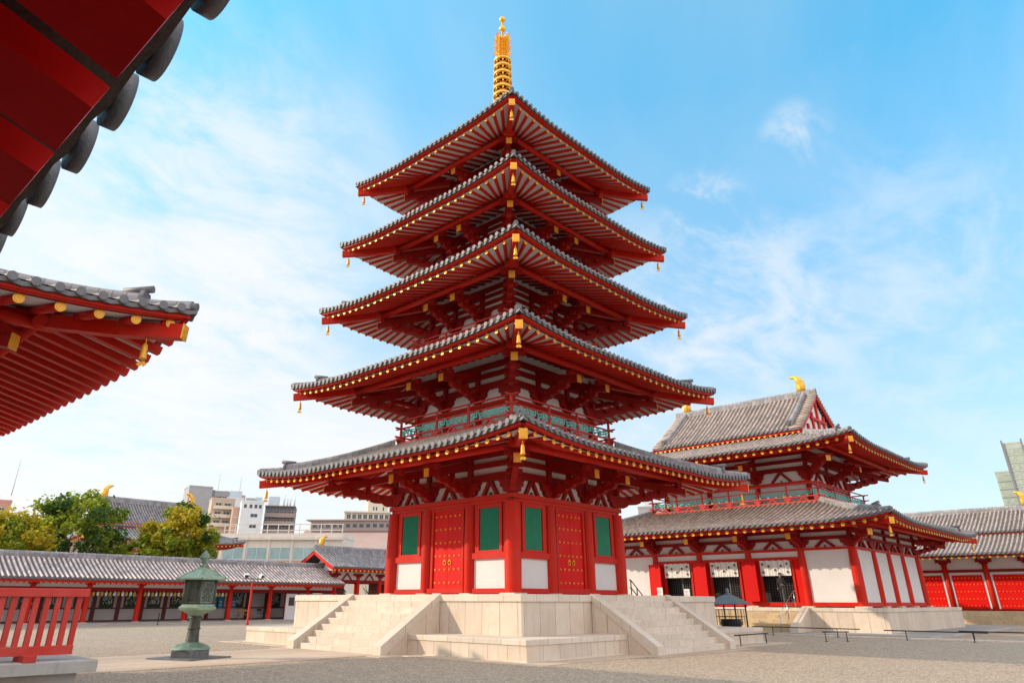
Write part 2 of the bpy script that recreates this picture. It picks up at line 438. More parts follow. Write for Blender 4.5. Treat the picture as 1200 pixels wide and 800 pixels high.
# ------------------------------------------------------------------ mesh helpers
class MB:
    """collects faces in the coordinates of one thing (x, y relative to it, z absolute) and links them as ONE mesh object"""
    def __init__(s): s.v = []; s.f = []; s.mi = []; s.sm = []; s.tc = {}; s.m = 0; s.smooth = False
    def add(s, vs, fs):
        o = len(s.v)
        s.v += [tuple(p) for p in vs]
        for f in fs:
            s.f.append(tuple(o + i for i in f)); s.mi.append(s.m); s.sm.append(s.smooth)
        return o
    def box(s, x0, x1, y0, y1, z0, z1):
        s.add([(x0, y0, z0), (x1, y0, z0), (x1, y1, z0), (x0, y1, z0), (x0, y0, z1), (x1, y0, z1), (x1, y1, z1), (x0, y1, z1)],
              [(0, 3, 2, 1), (4, 5, 6, 7), (0, 1, 5, 4), (1, 2, 6, 5), (2, 3, 7, 6), (3, 0, 4, 7)])
    def bbox(s, x0, x1, y0, y1, z0, z1, c=0.02):
        """box with chamfered vertical and top edges"""
        pts = [(x0 + c, y0), (x1 - c, y0), (x1, y0 + c), (x1, y1 - c), (x1 - c, y1), (x0 + c, y1), (x0, y1 - c), (x0, y0 + c)]
        cx, cy = (x0 + x1) / 2, (y0 + y1) / 2
        vs = [(x, y, z0) for x, y in pts] + [(x, y, z1 - c) for x, y in pts]
        for x, y in pts: vs.append((x - c * (1 if x > cx else -1), y - c * (1 if y > cy else -1), z1))
        fs = [tuple(range(7, -1, -1)), tuple(range(16, 24))]
        for k in (0, 8):
            for i in range(8):
                j = (i + 1) % 8
                fs.append((k + i, k + j, k + 8 + j, k + 8 + i))
        s.add(vs, fs)
    def beam(s, a, b, w, h, up=(0, 0, 1)):
        a, b, up = Vector(a), Vector(b), Vector(up)
        t = (b - a).normalized(); e = t.cross(up)
        if e.length < 1e-5: e = t.cross(Vector((1, 0, 0)))
        e.normalize(); n = e.cross(t)
        e *= w / 2; n *= h / 2
        vs = [p + q for p in (a, b) for q in (-e - n, e - n, e + n, -e + n)]
        s.add(vs, [(0, 3, 2, 1), (4, 5, 6, 7), (0, 1, 5, 4), (1, 2, 6, 5), (2, 3, 7, 6), (3, 0, 4, 7)])
    def cyl(s, a, b, r0, r1=None, n=10, smooth=True):
        r1 = r0 if r1 is None else r1
        a, b = Vector(a), Vector(b)
        t = (b - a).normalized(); e = t.cross(Vector((0, 0, 1)))
        if e.length < 1e-4: e = Vector((1, 0, 0))
        e.normalize(); q = e.cross(t)
        vs = []
        for p, r in ((a, r0), (b, r1)):
            for i in range(n):
                an = 2 * math.pi * (i + 0.5) / n
                vs.append(p + e * math.cos(an) * r + q * math.sin(an) * r)
        sv = s.smooth
        s.smooth = smooth
        o = s.add(vs, [(i, (i + 1) % n, n + (i + 1) % n, n + i) for i in range(n)])
        s.smooth = False
        s.f += [tuple(o + i for i in range(n - 1, -1, -1)), tuple(o + n + i for i in range(n))]
        s.mi += [s.m] * 2; s.sm += [False] * 2
        s.smooth = sv
    def lathe(s, prof, n=16, c=(0, 0), a0=0.0, smooth=True, sq=None):
        vs = []
        for r, z in prof:
            for i in range(n):
                an = a0 + 2 * math.pi * i / n
                vs.append((c[0] + math.cos(an) * r, c[1] + math.sin(an) * r, z))
        fs = []
        for k in range(len(prof) - 1):
            for i in range(n):
                j = (i + 1) % n
                fs.append((k * n + i, k * n + j, (k + 1) * n + j, (k + 1) * n + i))
        sv = s.smooth; s.smooth = smooth
        s.add(vs, fs)
        s.smooth = False
        m = len(prof) - 1
        s.add([vs[i] for i in range(n)] + [vs[m * n + i] for i in range(n)], [tuple(range(n - 1, -1, -1)), tuple(range(n, 2 * n))])
        s.smooth = sv
    def prism(s, poly, o, U, V, t):
        """polygon in the plane (U, V) at o, extruded t/2 both ways"""
        o, U, V = Vector(o), Vector(U), Vector(V)
        W = U.cross(V).normalized() * (t / 2)
        n = len(poly)
        vs = [o + U * a + V * b - W for a, b in poly] + [o + U * a + V * b + W for a, b in poly]
        s.add(vs, [tuple(range(n - 1, -1, -1)), tuple(range(n, 2 * n))] + [(i, (i + 1) % n, n + (i + 1) % n, n + i) for i in range(n)])
    def build(s, name, mats, parent=None, rz=0.0, recalc=True):
        me = bpy.data.meshes.new(name)
        zo = 0.0
        if parent is not None:
            r = parent
            while r.parent is not None: r = r.parent
            zo = r.location.z
        me.from_pydata([(x, y, z - zo) for x, y, z in s.v], [], s.f)
        if isinstance(mats, str): mats = [mats]
        for m in mats: me.materials.append(MATS[m])
        me.polygons.foreach_set('material_index', s.mi)
        me.polygons.foreach_set('use_smooth', s.sm)
        if s.tc:
            at = me.attributes.new('tc', 'FLOAT_VECTOR', 'POINT')
            arr = [0.0] * (3 * len(s.v))
            for i, (a, b) in s.tc.items(): arr[3 * i] = a; arr[3 * i + 1] = b
            at.data.foreach_set('vector', arr)
        if recalc:
            bm = bmesh.new(); bm.from_mesh(me)
            bmesh.ops.recalc_face_normals(bm, faces=bm.faces)
            bm.to_mesh(me); bm.free()
        me.update()
        o = bpy.data.objects.new(name, me)
        COL.objects.link(o)
        if parent is not None: o.parent = parent
        o.rotation_euler = (0, 0, rz)
        return o

def thing(name, label, cat, loc=(0, 0, 0), group=None, rz=0.0):
    o = bpy.data.objects.new(name, None)
    o.empty_display_size = 0.3
    COL.objects.link(o)
    o.location = loc; o.rotation_euler = (0, 0, rz)
    o['label'] = label; o['category'] = cat
    if group: o['group'] = group
    return o
def tag(o, label, cat, group=None, loc=None, rz=None):
    o['label'] = label; o['category'] = cat
    if group: o['group'] = group
    if loc is not None: o.location = loc
    if rz is not None: o.rotation_euler = (0, 0, rz)
    return o
def structure(o): o['kind'] = 'structure'; return o
def dup_part(o, rz):
    c = o.copy(); COL.objects.link(c); c.rotation_euler = (0, 0, o.rotation_euler.z + rz)
    for ch in list(o.children):
        d = ch.copy(); COL.objects.link(d); d.parent = c
    return c
def rot4(o): return [dup_part(o, k * math.pi / 2) for k in (1, 2, 3)]
def copy_thing(o, loc, rz=None, label=None):
    c = o.copy(); COL.objects.link(c); c.location = loc
    if rz is not None: c.rotation_euler = (0, 0, rz)
    if label: c['label'] = label
    for ch in list(o.children):
        d = ch.copy(); COL.objects.link(d); d.parent = c
        for g in list(ch.children):
            h = g.copy(); COL.objects.link(h); h.parent = d
    return c

# ------------------------------------------------------------------ roofs
SIDES = (((0, -1), (1, 0)), ((1, 0), (0, 1)), ((0, 1), (-1, 0)), ((-1, 0), (0, -1)))

def tile_roll(mb, pts, e, r, up0, lat, n=5, r_end=None):
    """half-round cover tile along pts, e = sideways unit vector"""
    m = len(pts)
    vs = []
    for k, p in enumerate(pts):
        t = (pts[min(k + 1, m - 1)] - pts[max(k - 1, 0)]).normalized()
        nn = e.cross(t).normalized()
        if nn.z < 0: nn = -nn
        for i in range(n):
            a = math.pi * i / (n - 1)
            vs.append(p + e * (math.cos(a) * r) + nn * (math.sin(a) * r * 1.05 - 0.01))
    mb.smooth = True
    o = mb.add(vs, [(k * n + i, k * n + i + 1, (k + 1) * n + i + 1, (k + 1) * n + i) for k in range(m - 1) for i in range(n - 1)])
    mb.smooth = False
    return o

def disc(mb, c, nrm, r, t, n=10):
    c, nrm = Vector(c), Vector(nrm).normalized()
    mb.cyl(c - nrm * (t / 2), c + nrm * (t / 2), r, r, n)

def tile_side(mb, f, he, dmax, n, e, tp, D, rows, r=0.088, antefix=0.10, lat_skip=None, front=0.10, dn=10, dt=0.06):
    """flat tiles, cover rolls and round end tiles of one roof slope. f(lat, d) -> point"""
    cnt = max(2, round(2 * he / tp)); p = 2 * he / cnt
    mb.m = 0
    cols = []
    for i in range(cnt + 1):
        lat = -he + i * p
        dm = max(dmax(lat), 0.0)
        base = len(mb.v)
        vs = []
        for k in range(rows + 1):
            d = dm * k / rows
            q = f(lat, d); vs.append(q)
        mb.add(vs, [])
        for k in range(rows + 1): mb.tc[base + k] = (lat + p * 0.5, dm * k / rows + 0.2)
        cols.append(base)
    for i in range(cnt):
        a, b = cols[i], cols[i + 1]
        for k in range(rows):
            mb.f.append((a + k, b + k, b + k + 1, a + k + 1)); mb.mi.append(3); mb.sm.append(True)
        # front edge of the flat tile, slightly dished
        la = -he + i * p
        q0, q1 = f(la, 0), f(la + p, 0)
        qm = (q0 + q1) / 2 + Vector((0, 0, -0.035))
        z = Vector((0, 0, -front))
        mb.m = 1
        mb.add([q0, qm, q1, q1 + z, qm + z, q0 + z], [(0, 1, 4, 5), (1, 2, 3, 4)])
        nn = Vector((n[0], n[1], 0)) * -0.45
        mb.m = 2
        mb.add([q0 + z, qm + z, q1 + z, q1 + z + nn, qm + z + nn, q0 + z + nn], [(0, 1, 4, 5), (1, 2, 3, 4)])
        mb.m = 0
    ev = Vector((e[0], e[1], 0)); nv = Vector((n[0], n[1], 0))
    for i in range(cnt + 1):
        lat = -he + i * p
        if i in (0, cnt): lat *= (he - 0.09) / he
        dm = dmax(lat)
        if dm < 0.12: continue
        if lat_skip and lat_skip(lat): continue
        rr = max(2, int(round(rows * dm / D)) + 1)
        jl, jr = rnd.uniform(-0.012, 0.012), r * rnd.uniform(0.95, 1.05)
        pts = [f(lat + jl, 0) + nv * (0.05 + rnd.uniform(-0.012, 0.012)) + Vector((0, 0, rnd.uniform(-0.006, 0.006)))] + [f(lat + jl * 0.5 + rnd.uniform(-0.006, 0.006), dm * k / rr) for k in range(1, rr + 1)]
        o = tile_roll(mb, pts, ev, jr, None, lat)
        for k in range(len(pts)):
            for j in range(5): mb.tc[o + k * 5 + j] = (lat, dm * k / rr)
        mb.m = 1
        disc(mb, pts[0] + Vector((0, 0, 0.005)), nv, antefix, dt, dn)
        mb.m = 0

def ridge_stack(mb, pts, w, h, n=5):
    """laid ridge tiles: a tall stack with a round cap, following pts"""
    m = len(pts)
    prof = [(-w / 2, -0.12), (-w / 2 * 1.0, h * 0.30), (-w / 2 * 0.92, h * 0.31), (-w / 2 * 0.92, h * 0.62), (-w / 2 * 0.84, h * 0.63), (-w / 2 * 0.84, h * 0.8)]
    cap = [(-math.cos(math.pi * i / 4) * w * 0.42, h * 0.8 + math.sin(math.pi * i / 4) * w * 0.42) for i in range(5)]
    prof = prof + cap + [(-x, z) for x, z in reversed(prof)]
    k = len(prof)
    vs = []
    for i, p in enumerate(pts):
        t = (pts[min(i + 1, m - 1)] - pts[max(i - 1, 0)]); t.z = 0; t.normalize()
        e = Vector((t.y, -t.x, 0))
        for x, z in prof: vs.append(p + e * x + Vector((0, 0, z)))
    o = mb.add(vs, [(i * k + j, i * k + j + 1, (i + 1) * k + j + 1, (i + 1) * k + j) for i in range(m - 1) for j in range(k - 1)])
    mb.add(vs[:k], [tuple(range(k))]); mb.add(vs[-k:], [tuple(range(k))])
    run = 0
    for i in range(m):
        if i: run += (pts[i] - pts[i - 1]).length
        for j in range(k): mb.tc[o + i * k + j] = (j * 0.11, run)

RAFT = []      # (thing, inner and outer end, radius, square?, side, gilt cap radius or None) of every eave rafter; built at the end of each thing
def cap_mesh(r, cache={}):
    if r in cache: return cache[r]
    mb = MB()
    mb.cyl((0, 0.012, 0), (0, -0.018, 0), r, r * 0.97, 12)
    mb.cyl((0, -0.018, 0), (0, -0.028, 0), r * 0.72, r * 0.66, 12)
    mb.cyl((0, -0.028, 0), (0, -0.036, 0), r * 0.26, r * 0.22, 8)
    o = mb.build('rafter_cap', 'gold')
    me = o.data
    bpy.data.objects.remove(o)
    cache[r] = me
    return me
def raft_geo(mb, a, b, r, sq):
    if isinstance(r, tuple): mb.beam(a, b, *r)
    elif sq: mb.beam(a, b, r * 2, r * 2)
    else: mb.cyl(a, b, r, r, 8)
def flush_rafters(root, limit=100, mat='red_paint'):
    """the nearest rafters as parts of their own with their gilt caps, the rest of the building's as one part"""
    c = [x for x in RAFT if x[0] is root]
    RAFT[:] = [x for x in RAFT if x[0] is not root]
    off = Vector((root.location.x, root.location.y, 0))
    def key(x):
        p = x[1] + off
        facing = (CAM - p).dot(Vector((*SIDES[x[5]][0], 0))) > 0
        return (0 if facing else 1, (p - CAM).length)
    c.sort(key=key)
    zo = root.location.z
    for (r, a, b, rad, sq, sd, cr) in c[:limit]:
        mb = MB(); raft_geo(mb, a, b, rad, sq)
        o = mb.build('rafter', mat, root)
        if cr:
            nv = Vector((*SIDES[sd][0], 0))
            k = bpy.data.objects.new('rafter_cap', cap_mesh(cr)); COL.objects.link(k)
            p = a + nv * 0.012
            k.parent = o; k.location = (p.x, p.y, p.z - zo); k.rotation_euler = (0, 0, sd * math.pi / 2)
    if len(c) > limit:
        mb = MB(); caps = MB()
        for (r, a, b, rad, sq, sd, cr) in c[limit:]:
            raft_geo(mb, a, b, rad, sq)
            nv = Vector((*SIDES[sd][0], 0))
            if cr: disc(caps, a + nv * 0.012, nv, cr, 0.04, 8)
        o = mb.build('rafters', mat, root); o['kind'] = 'stuff'
        if caps.v:
            o = caps.build('rafter_caps', 'gold', root); o['kind'] = 'stuff'
flush_caps = flush_rafters

def hip_roof(root, hx, hy, D, ze, zt, U, Lc, c=0.25, tp=0.35, rp=0.53, wall=4.8, sl=0.30, tile='roof_tile', purlin=None, tip=0.18,
             rr=0.086, sides=(0, 1, 2, 3), name='roof', hip_inset=1.0, box_rafters=False, hips=(0, 1, 2, 3), soffit='board_white', caps=True, fan=True, r_in=0.33, s_up=0.42):
    """tiled skirt roof with upturned corners, its eave timbers, hips and gilded ends. hx, hy: half extents of the tile edge"""
    H = ((hy, hx), (hx, hy), (hy, hx), (hx, hy))        # (towards the eave, along it) for each side
    def up(he, lat, d): return U * max(0.0, 1 - (he - abs(lat)) / Lc) ** 2 * max(0.0, 1 - d / D)
    def F(sd):
        n, e = SIDES[sd]; hn, he = H[sd]
        def f(lat, d):
            t = min(1, max(0, d / D))
            z = ze + (zt - ze) * ((1 - c) * t + c * t * t) + up(he, lat, d)
            return Vector((n[0] * (hn - d) + e[0] * lat, n[1] * (hn - d) + e[1] * lat, z))
        return f
    def G(sd):
        n, e = SIDES[sd]; hn, he = H[sd]
        def g(lat, d):
            return Vector((n[0] * (hn - d) + e[0] * lat, n[1] * (hn - d) + e[1] * lat, ze - 0.30 + sl * (d - 0.3) + up(he, lat, d)))
        return g
    mb = MB()
    for sd in sides:
        n, e = SIDES[sd]; hn, he = H[sd]
        tile_side(mb, F(sd), he, lambda lat, he=he: min(D, he - abs(lat)), n, e, tp, D, max(4, int(D / 1.0)))
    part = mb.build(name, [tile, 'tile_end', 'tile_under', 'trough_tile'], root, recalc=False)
    for sd in sides:
        n, e = SIDES[sd]; hn, he = H[sd]
        g = G(sd)
        nv = Vector((*n, 0)); ev = Vector((*e, 0))
        # red eave board
        mb = MB()
        K = 28
        for (d0, d1, z0, z1) in ((0.10, 0.24, 0.125, 0.265), (0.16, 0.30, 0.10, 0.1249)):
            for k in range(K):
                l0 = (he - d0) * (-1 + 2 * k / K); l1 = (he - d0) * (-1 + 2 * (k + 1) / K)
                vs = []
                for lat in (l0, l1):
                    for d, z in ((d0, z0), (d0, z1), (d1, z1), (d1, z0)):
                        vs.append(g(lat, 0.3) + nv * (0.3 - d) + Vector((0, 0, z)))
                fs = [(0, 1, 5, 4), (1, 2, 6, 5), (2, 3, 7, 6), (3, 0, 4, 7)]
                if k == 0: fs.append((0, 3, 2, 1))
                if k == K - 1: fs.append((4, 5, 6, 7))
                mb.add(vs, fs)
        mb.build('eave_board', 'red_paint', part)
        # rafters (fanned at the corners) and the white boards above them
        cnt = max(2, round(2 * (he - 0.45) / rp)); p = 2 * (he - 0.45) / cnt
        for i in range(cnt + 1):
            lat = -(he - 0.45) + i * p
            sgn = 1 if lat > 0 else -1
            if fan and abs(lat) > he - wall:
                li = sgn * (he - wall); q = 0.82
                a = g(lat, r_in); b = g(lat + (li - lat) * q, r_in + (wall - r_in) * q)
            else:
                dm = max(0.6, min(wall, he - abs(lat) - 0.05))
                a, b = g(lat, r_in), g(lat, dm)
            RAFT.append((root, a, b, rr, box_rafters, sd, rr * 1.12 if caps else None))
        mb = MB(); M = 40; rws = 3
        for i in range(M):
            for k in range(rws):
                vs = []
                for lat, q in ((-1 + 2 * i / M, k), (-1 + 2 * (i + 1) / M, k), (-1 + 2 * (i + 1) / M, k + 1), (-1 + 2 * i / M, k + 1)):
                    lt = lat * (he - 0.25); dm = max(0.26, min(wall, he - abs(lt)))
                    vs.append(g(lt, 0.25 + (dm - 0.25) * q / rws) + Vector((0, 0, rr * s_up)))
                mb.add(vs, [(0, 1, 2, 3)])
        mb.build('soffit', soffit, part, recalc=False)
        if purlin:
            dq = purlin; mb = MB()
            z = (g(0, dq)).z - rr - 0.145
            hq = he - dq + 0.35
            o = nv * (hn - dq)
            mb.cyl(o + ev * -hq + Vector((0, 0, z)), o + ev * hq + Vector((0, 0, z)), 0.15, 0.15, 10)
            mb.build('purlin', 'red_paint', part)
    for k in hips:
        # corner k lies between side k (its +e end) and side k+1
        n, e = SIDES[k]; n2 = SIDES[(k + 1) % 4][0]
        hn, he = H[k]
        f, g = F(k), G(k)
        P = lambda d: f(he - d, d)
        Q = lambda d: g(he - d, d)
        mb = MB(); 
        N = 9
        ridge_stack(mb, [P(hip_inset + (D - hip_inset) * i / N) for i in range(N + 1)], 0.30, 0.29)
        ridge_stack(mb, [P(0.10 + (hip_inset - 0.1) * i / 3) + Vector((0, 0, 0.02)) for i in range(4)], 0.24, 0.12)
        dg = Vector((e[0] + n[0], e[1] + n[1], 0)).normalized()
        p0 = P(hip_inset)
        sd_ = Vector((dg.y, -dg.x, 0))
        mb.m = 1
        mb.prism([(-0.22, -0.02), (0.22, -0.02), (0.23, 0.22), (0.16, 0.37), (-0.16, 0.37), (-0.23, 0.22)], p0 + dg * 0.03, sd_, (0, 0, 1), 0.10)
        mb.cyl(p0 + Vector((0, 0, 0.40)) - dg * 0.5, p0 + dg * 0.2 + Vector((0, 0, 0.46)), 0.08, 0.09, 10)
        mb.cyl(P(0.1) + dg * 0.12 + Vector((0, 0, 0.06)), P(0.4) + Vector((0, 0, 0.10)), 0.105, 0.10, 10)
        mb.build('hip_ridge', ['roof_tile_grey', 'tile_end'], part)
        mb = MB()
        a = Q(tip) + Vector((0, 0, -0.20)); 
        last = a
        for d in (1.2, 2.4, min(wall, D - 0.1)):
            b = Q(d) + Vector((0, 0, -0.20)); mb.beam(last, b, 0.26, 0.34); last = b
        hb = mb.build('hip_beam', 'red_paint', part)
        mb = MB()
        t = (Q(tip) - Q(1.2)).normalized()
        mb.beam(a + t * 0.004, a + t * 0.03, 0.30, 0.36)
        for ix in (-1, 1):
            for iz in (-1, 1):
                s_ = Vector((t.y, -t.x, 0)).normalized()
                mb.beam(a + t * 0.03 + s_ * ix * 0.065 + Vector((0, 0, iz * 0.08)), a + t * 0.042 + s_ * ix * 0.065 + Vector((0, 0, iz * 0.08)), 0.09, 0.11)
        mb.build('end_plate', 'gold', part)
    return part

def corner_tip(hx, hy, ze, U, tip, sl, k):
    sx, sy = ((1, -1), (1, 1), (-1, 1), (-1, -1))[k]
    return Vector((sx * (hx - tip - 0.25), sy * (hy - tip - 0.25), ze - 0.30 + U * 0.86 + sl * (tip - 0.05) - 0.40))

def wind_bell(p, label, group):
    """small gilt bell on a rod with a flat wind plate below, hung from a roof corner; p is where it hangs"""
    t = thing('wind_bell', label, 'wind bell', (p.x, p.y, p.z - 0.72), group)
    z = p.z - 0.72
    mb = MB(); mb.cyl((0, 0, z + 0.55), (0, 0, z + 0.74), 0.014, 0.014, 6); mb.cyl((0, 0, z + 0.08), (0, 0, z + 0.3), 0.01, 0.01, 6)
    mb.build('rod', 'gold', t)
    mb = MB()
    mb.lathe([(0.082, z + 0.2), (0.09, z + 0.22), (0.078, z + 0.27), (0.066, z + 0.45), (0.055, z + 0.53), (0.025, z + 0.57), (0.018, z + 0.58)], 10)
    mb.build('bell', 'gold', t)
    mb = MB(); mb.prism([(-0.12, 0.02), (-0.05, 0.10), (0, 0.06), (0.05, 0.10), (0.12, 0.02), (0.05, -0.04), (0, 0.0), (-0.05, -0.04)], (0, 0, z + 0.05), (0.7071, 0.7071, 0), (0, 0, 1), 0.015)
    mb.build('wind_plate', 'gold', t)
    return t

def gable_roof(root, axis, L, g, ze, zr, c=0.2, tp=0.36, rp=0.5, tile='roof_tile_pale', name='roof', ridge=(0.36, 0.42), rr=0.08, wall=1.4, sl=None,
               box_rafters=False, verge=0.0, barge='red_paint', caps=False, soffit='board_white', over=0.0, raft_wh=None, raft_out=0.12, eave_mat='red_paint', capr=None, eave=True, end_rafter='red_paint', roll=0.088, eave_in=0.0, antefix=0.10, dn=10, dt=0.06):
    """two-sided tiled roof. axis 'x' or 'y' = ridge direction; L half length, g half span"""
    ns = ((0, -1), (0, 1)) if axis == 'x' else ((1, 0), (-1, 0))
    def mk(n):
        e = (-n[1], n[0])
        def f(lat, d):
            t = min(1, max(0, d / g))
            return Vector((n[0] * (g - d) + e[0] * lat, n[1] * (g - d) + e[1] * lat, ze + (zr - ze) * ((1 - c) * t + c * t * t)))
        return n, e, f
    mb = MB()
    for n in ns:
        n, e, f = mk(n)
        skip = (lambda lat: abs(lat) > L - verge) if verge else None
        tile_side(mb, f, L, lambda lat: g, n, e, tp, g, max(4, int(g / 0.8)), lat_skip=skip, r=roll, antefix=antefix, dn=dn, dt=dt)
        ev = Vector((*e, 0)); nv = Vector((*n, 0))
        if verge:
            k = int(g * 1.25 / 0.3)
            for s in (-1, 1):
                for i in range(k):
                    d = g * (i + 0.4) / k
                    a = f(s * (L - verge + 0.05), d) + Vector((0, 0, 0.02)); b = f(s * L, d) + ev * s * 0.06 + Vector((0, 0, 0.02))
                    o = len(mb.v); mb.cyl(a, b, 0.066, 0.066, 8)
                    for q in range(o, len(mb.v)): mb.tc[q] = (d * 3, 0.2)
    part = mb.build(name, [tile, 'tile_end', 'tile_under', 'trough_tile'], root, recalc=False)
    e0 = Vector((1, 0, 0)) if axis == 'x' else Vector((0, 1, 0))
    top = Vector((0, 0, zr))
    mb = MB()
    ridge_stack(mb, [top + e0 * (L * (-1 + 2 * i / 10)) for i in range(11)], *ridge)
    mb.build('ridge', ['roof_tile_grey'], part)
    for n in ns:
        n, e, f = mk(n)
        ev = Vector((*e, 0)); nv = Vector((*n, 0))
        if verge:
            for s in (-1, 1):
                mb = MB()
                ridge_stack(mb, [f(s * (L - verge), 0.35 + (g - 0.35) * i / 6) for i in range(7)], 0.34, 0.34)
                q = f(s * (L - verge), 0.35)
                mb.m = 1
                mb.cyl(q + nv * 0.22 + Vector((0, 0, 0.25)), q - nv * 0.3 + Vector((0, 0, 0.42)), 0.17, 0.15, 10)
                mb.build('descending_ridge', ['roof_tile_grey', 'tile_end'], part)
        if eave:
            mb = MB()
            q = f(0, 0)
            mb.beam(q - ev * (L - 0.02) - nv * (0.16 + eave_in) + Vector((0, 0, -0.20 + 0.3 * eave_in)), q + ev * (L - 0.02) - nv * (0.16 + eave_in) + Vector((0, 0, -0.20 + 0.3 * eave_in)), 0.12, 0.16)
            mb.build('eave_board', eave_mat, part)
            cnt = max(2, round(2 * (L - 0.25) / rp)); p = 2 * (L - 0.25) / cnt
            s_ = (zr - ze) / g * (1 - c) if sl is None else sl
            k = {(0, -1): 0, (1, 0): 1, (0, 1): 2, (-1, 0): 3}[tuple(n)]
            for i in range(cnt + 1):
                lat = -(L - 0.25) + i * p
                a = f(lat, 0) - nv * raft_out + Vector((0, 0, -0.31)); b = f(lat, 0) - nv * wall + Vector((0, 0, -0.31 + s_ * (wall - 0.12)))
                RAFT.append((root, a, b, raft_wh or rr, box_rafters, k, (capr or rr * 1.12) if caps else None))
            mb = MB()
            vs = []
            for lat, d in ((-L + 0.05, 0.2 + eave_in), (L - 0.05, 0.2 + eave_in), (L - 0.05, wall), (-L + 0.05, wall)):
                q = f(lat, 0) - nv * d + Vector((0, 0, -0.31 + s_ * (d - 0.12) + rr + 0.004)); vs.append(q)
            mb.add(vs, [(0, 1, 2, 3)])
            mb.build('soffit', soffit, part, recalc=False)
        if barge:
            for s in (-1, 1):
                mb = MB(); K = 6
                for i in range(K):
                    a = f(s * L, g * i / K) + Vector((0, 0, -0.20)); b = f(s * L, g * (i + 1) / K) + Vector((0, 0, -0.20))
                    off = ev * s * -0.10
                    mb.beam(a + off, b + off, 0.10, 0.30, up=(0, 0, 1))
                mb.build('barge_board', barge, part)
    return part

SHIBI = [(0.0, 0.0), (0.62, 0.0), (0.70, 0.45), (0.62, 0.85), (0.40, 1.18), (0.10, 1.38), (-0.28, 1.42), (-0.50, 1.30), (-0.30, 1.24), (-0.08, 1.08), (0.04, 0.85), (0.02, 0.45)]
def roof_horn(p, axis, sgn, s, label, group):
    """gilt ridge-end ornament; its tip curls towards the middle of the ridge"""
    t = tag(None or bpy.data.objects.new('ridge_ornament', None), label, 'roof ornament', group)
    COL.objects.link(t); t.location = p
    U = Vector((sgn, 0, 0)) if axis == 'x' else Vector((0, sgn, 0))
    V = Vector((0, 0, 1))
    W = U.cross(V)
    mb = MB()
    n = len(SHIBI)
    cx = sum(a for a, b in SHIBI) / n; cz = sum(b for a, b in SHIBI) / n
    vs = []
    for sc, th in ((0.84, -0.26), (1.0, -0.15), (1.0, 0.15), (0.84, 0.26)):
        for a, b in SHIBI:
            k = (1 - 0.45 * min(1, b / 1.4))
            vs.append(U * ((cx + (a - cx) * sc) * s - 0.35 * s) + V * ((cz + (b - cz) * sc) * s + p[2]) + W * th * k * s)
    fs = [(k * n + i, k * n + (i + 1) % n, (k + 1) * n + (i + 1) % n, (k + 1) * n + i) for k in range(3) for i in range(n)]
    fs += [tuple(range(n - 1, -1, -1)), tuple(range(3 * n, 4 * n))]
    mb.smooth = True
    mb.add(vs, fs)
    mb.build('horn', 'gold_spire', t)
    mb = MB()
    for k in range(4):
        z = 0.15 + 0.22 * k
        for w in (-1, 1):
            mb.beam(U * (0.66 * s - 0.35 * s) + V * (z * s + p[2]) + W * w * 0.2 * s, U * (0.28 * s - 0.35 * s) + V * ((z + 0.12) * s + p[2]) + W * w * 0.22 * s, 0.05 * s, 0.06 * s)
    mb.build('fin', 'gold_spire', t)
    return t

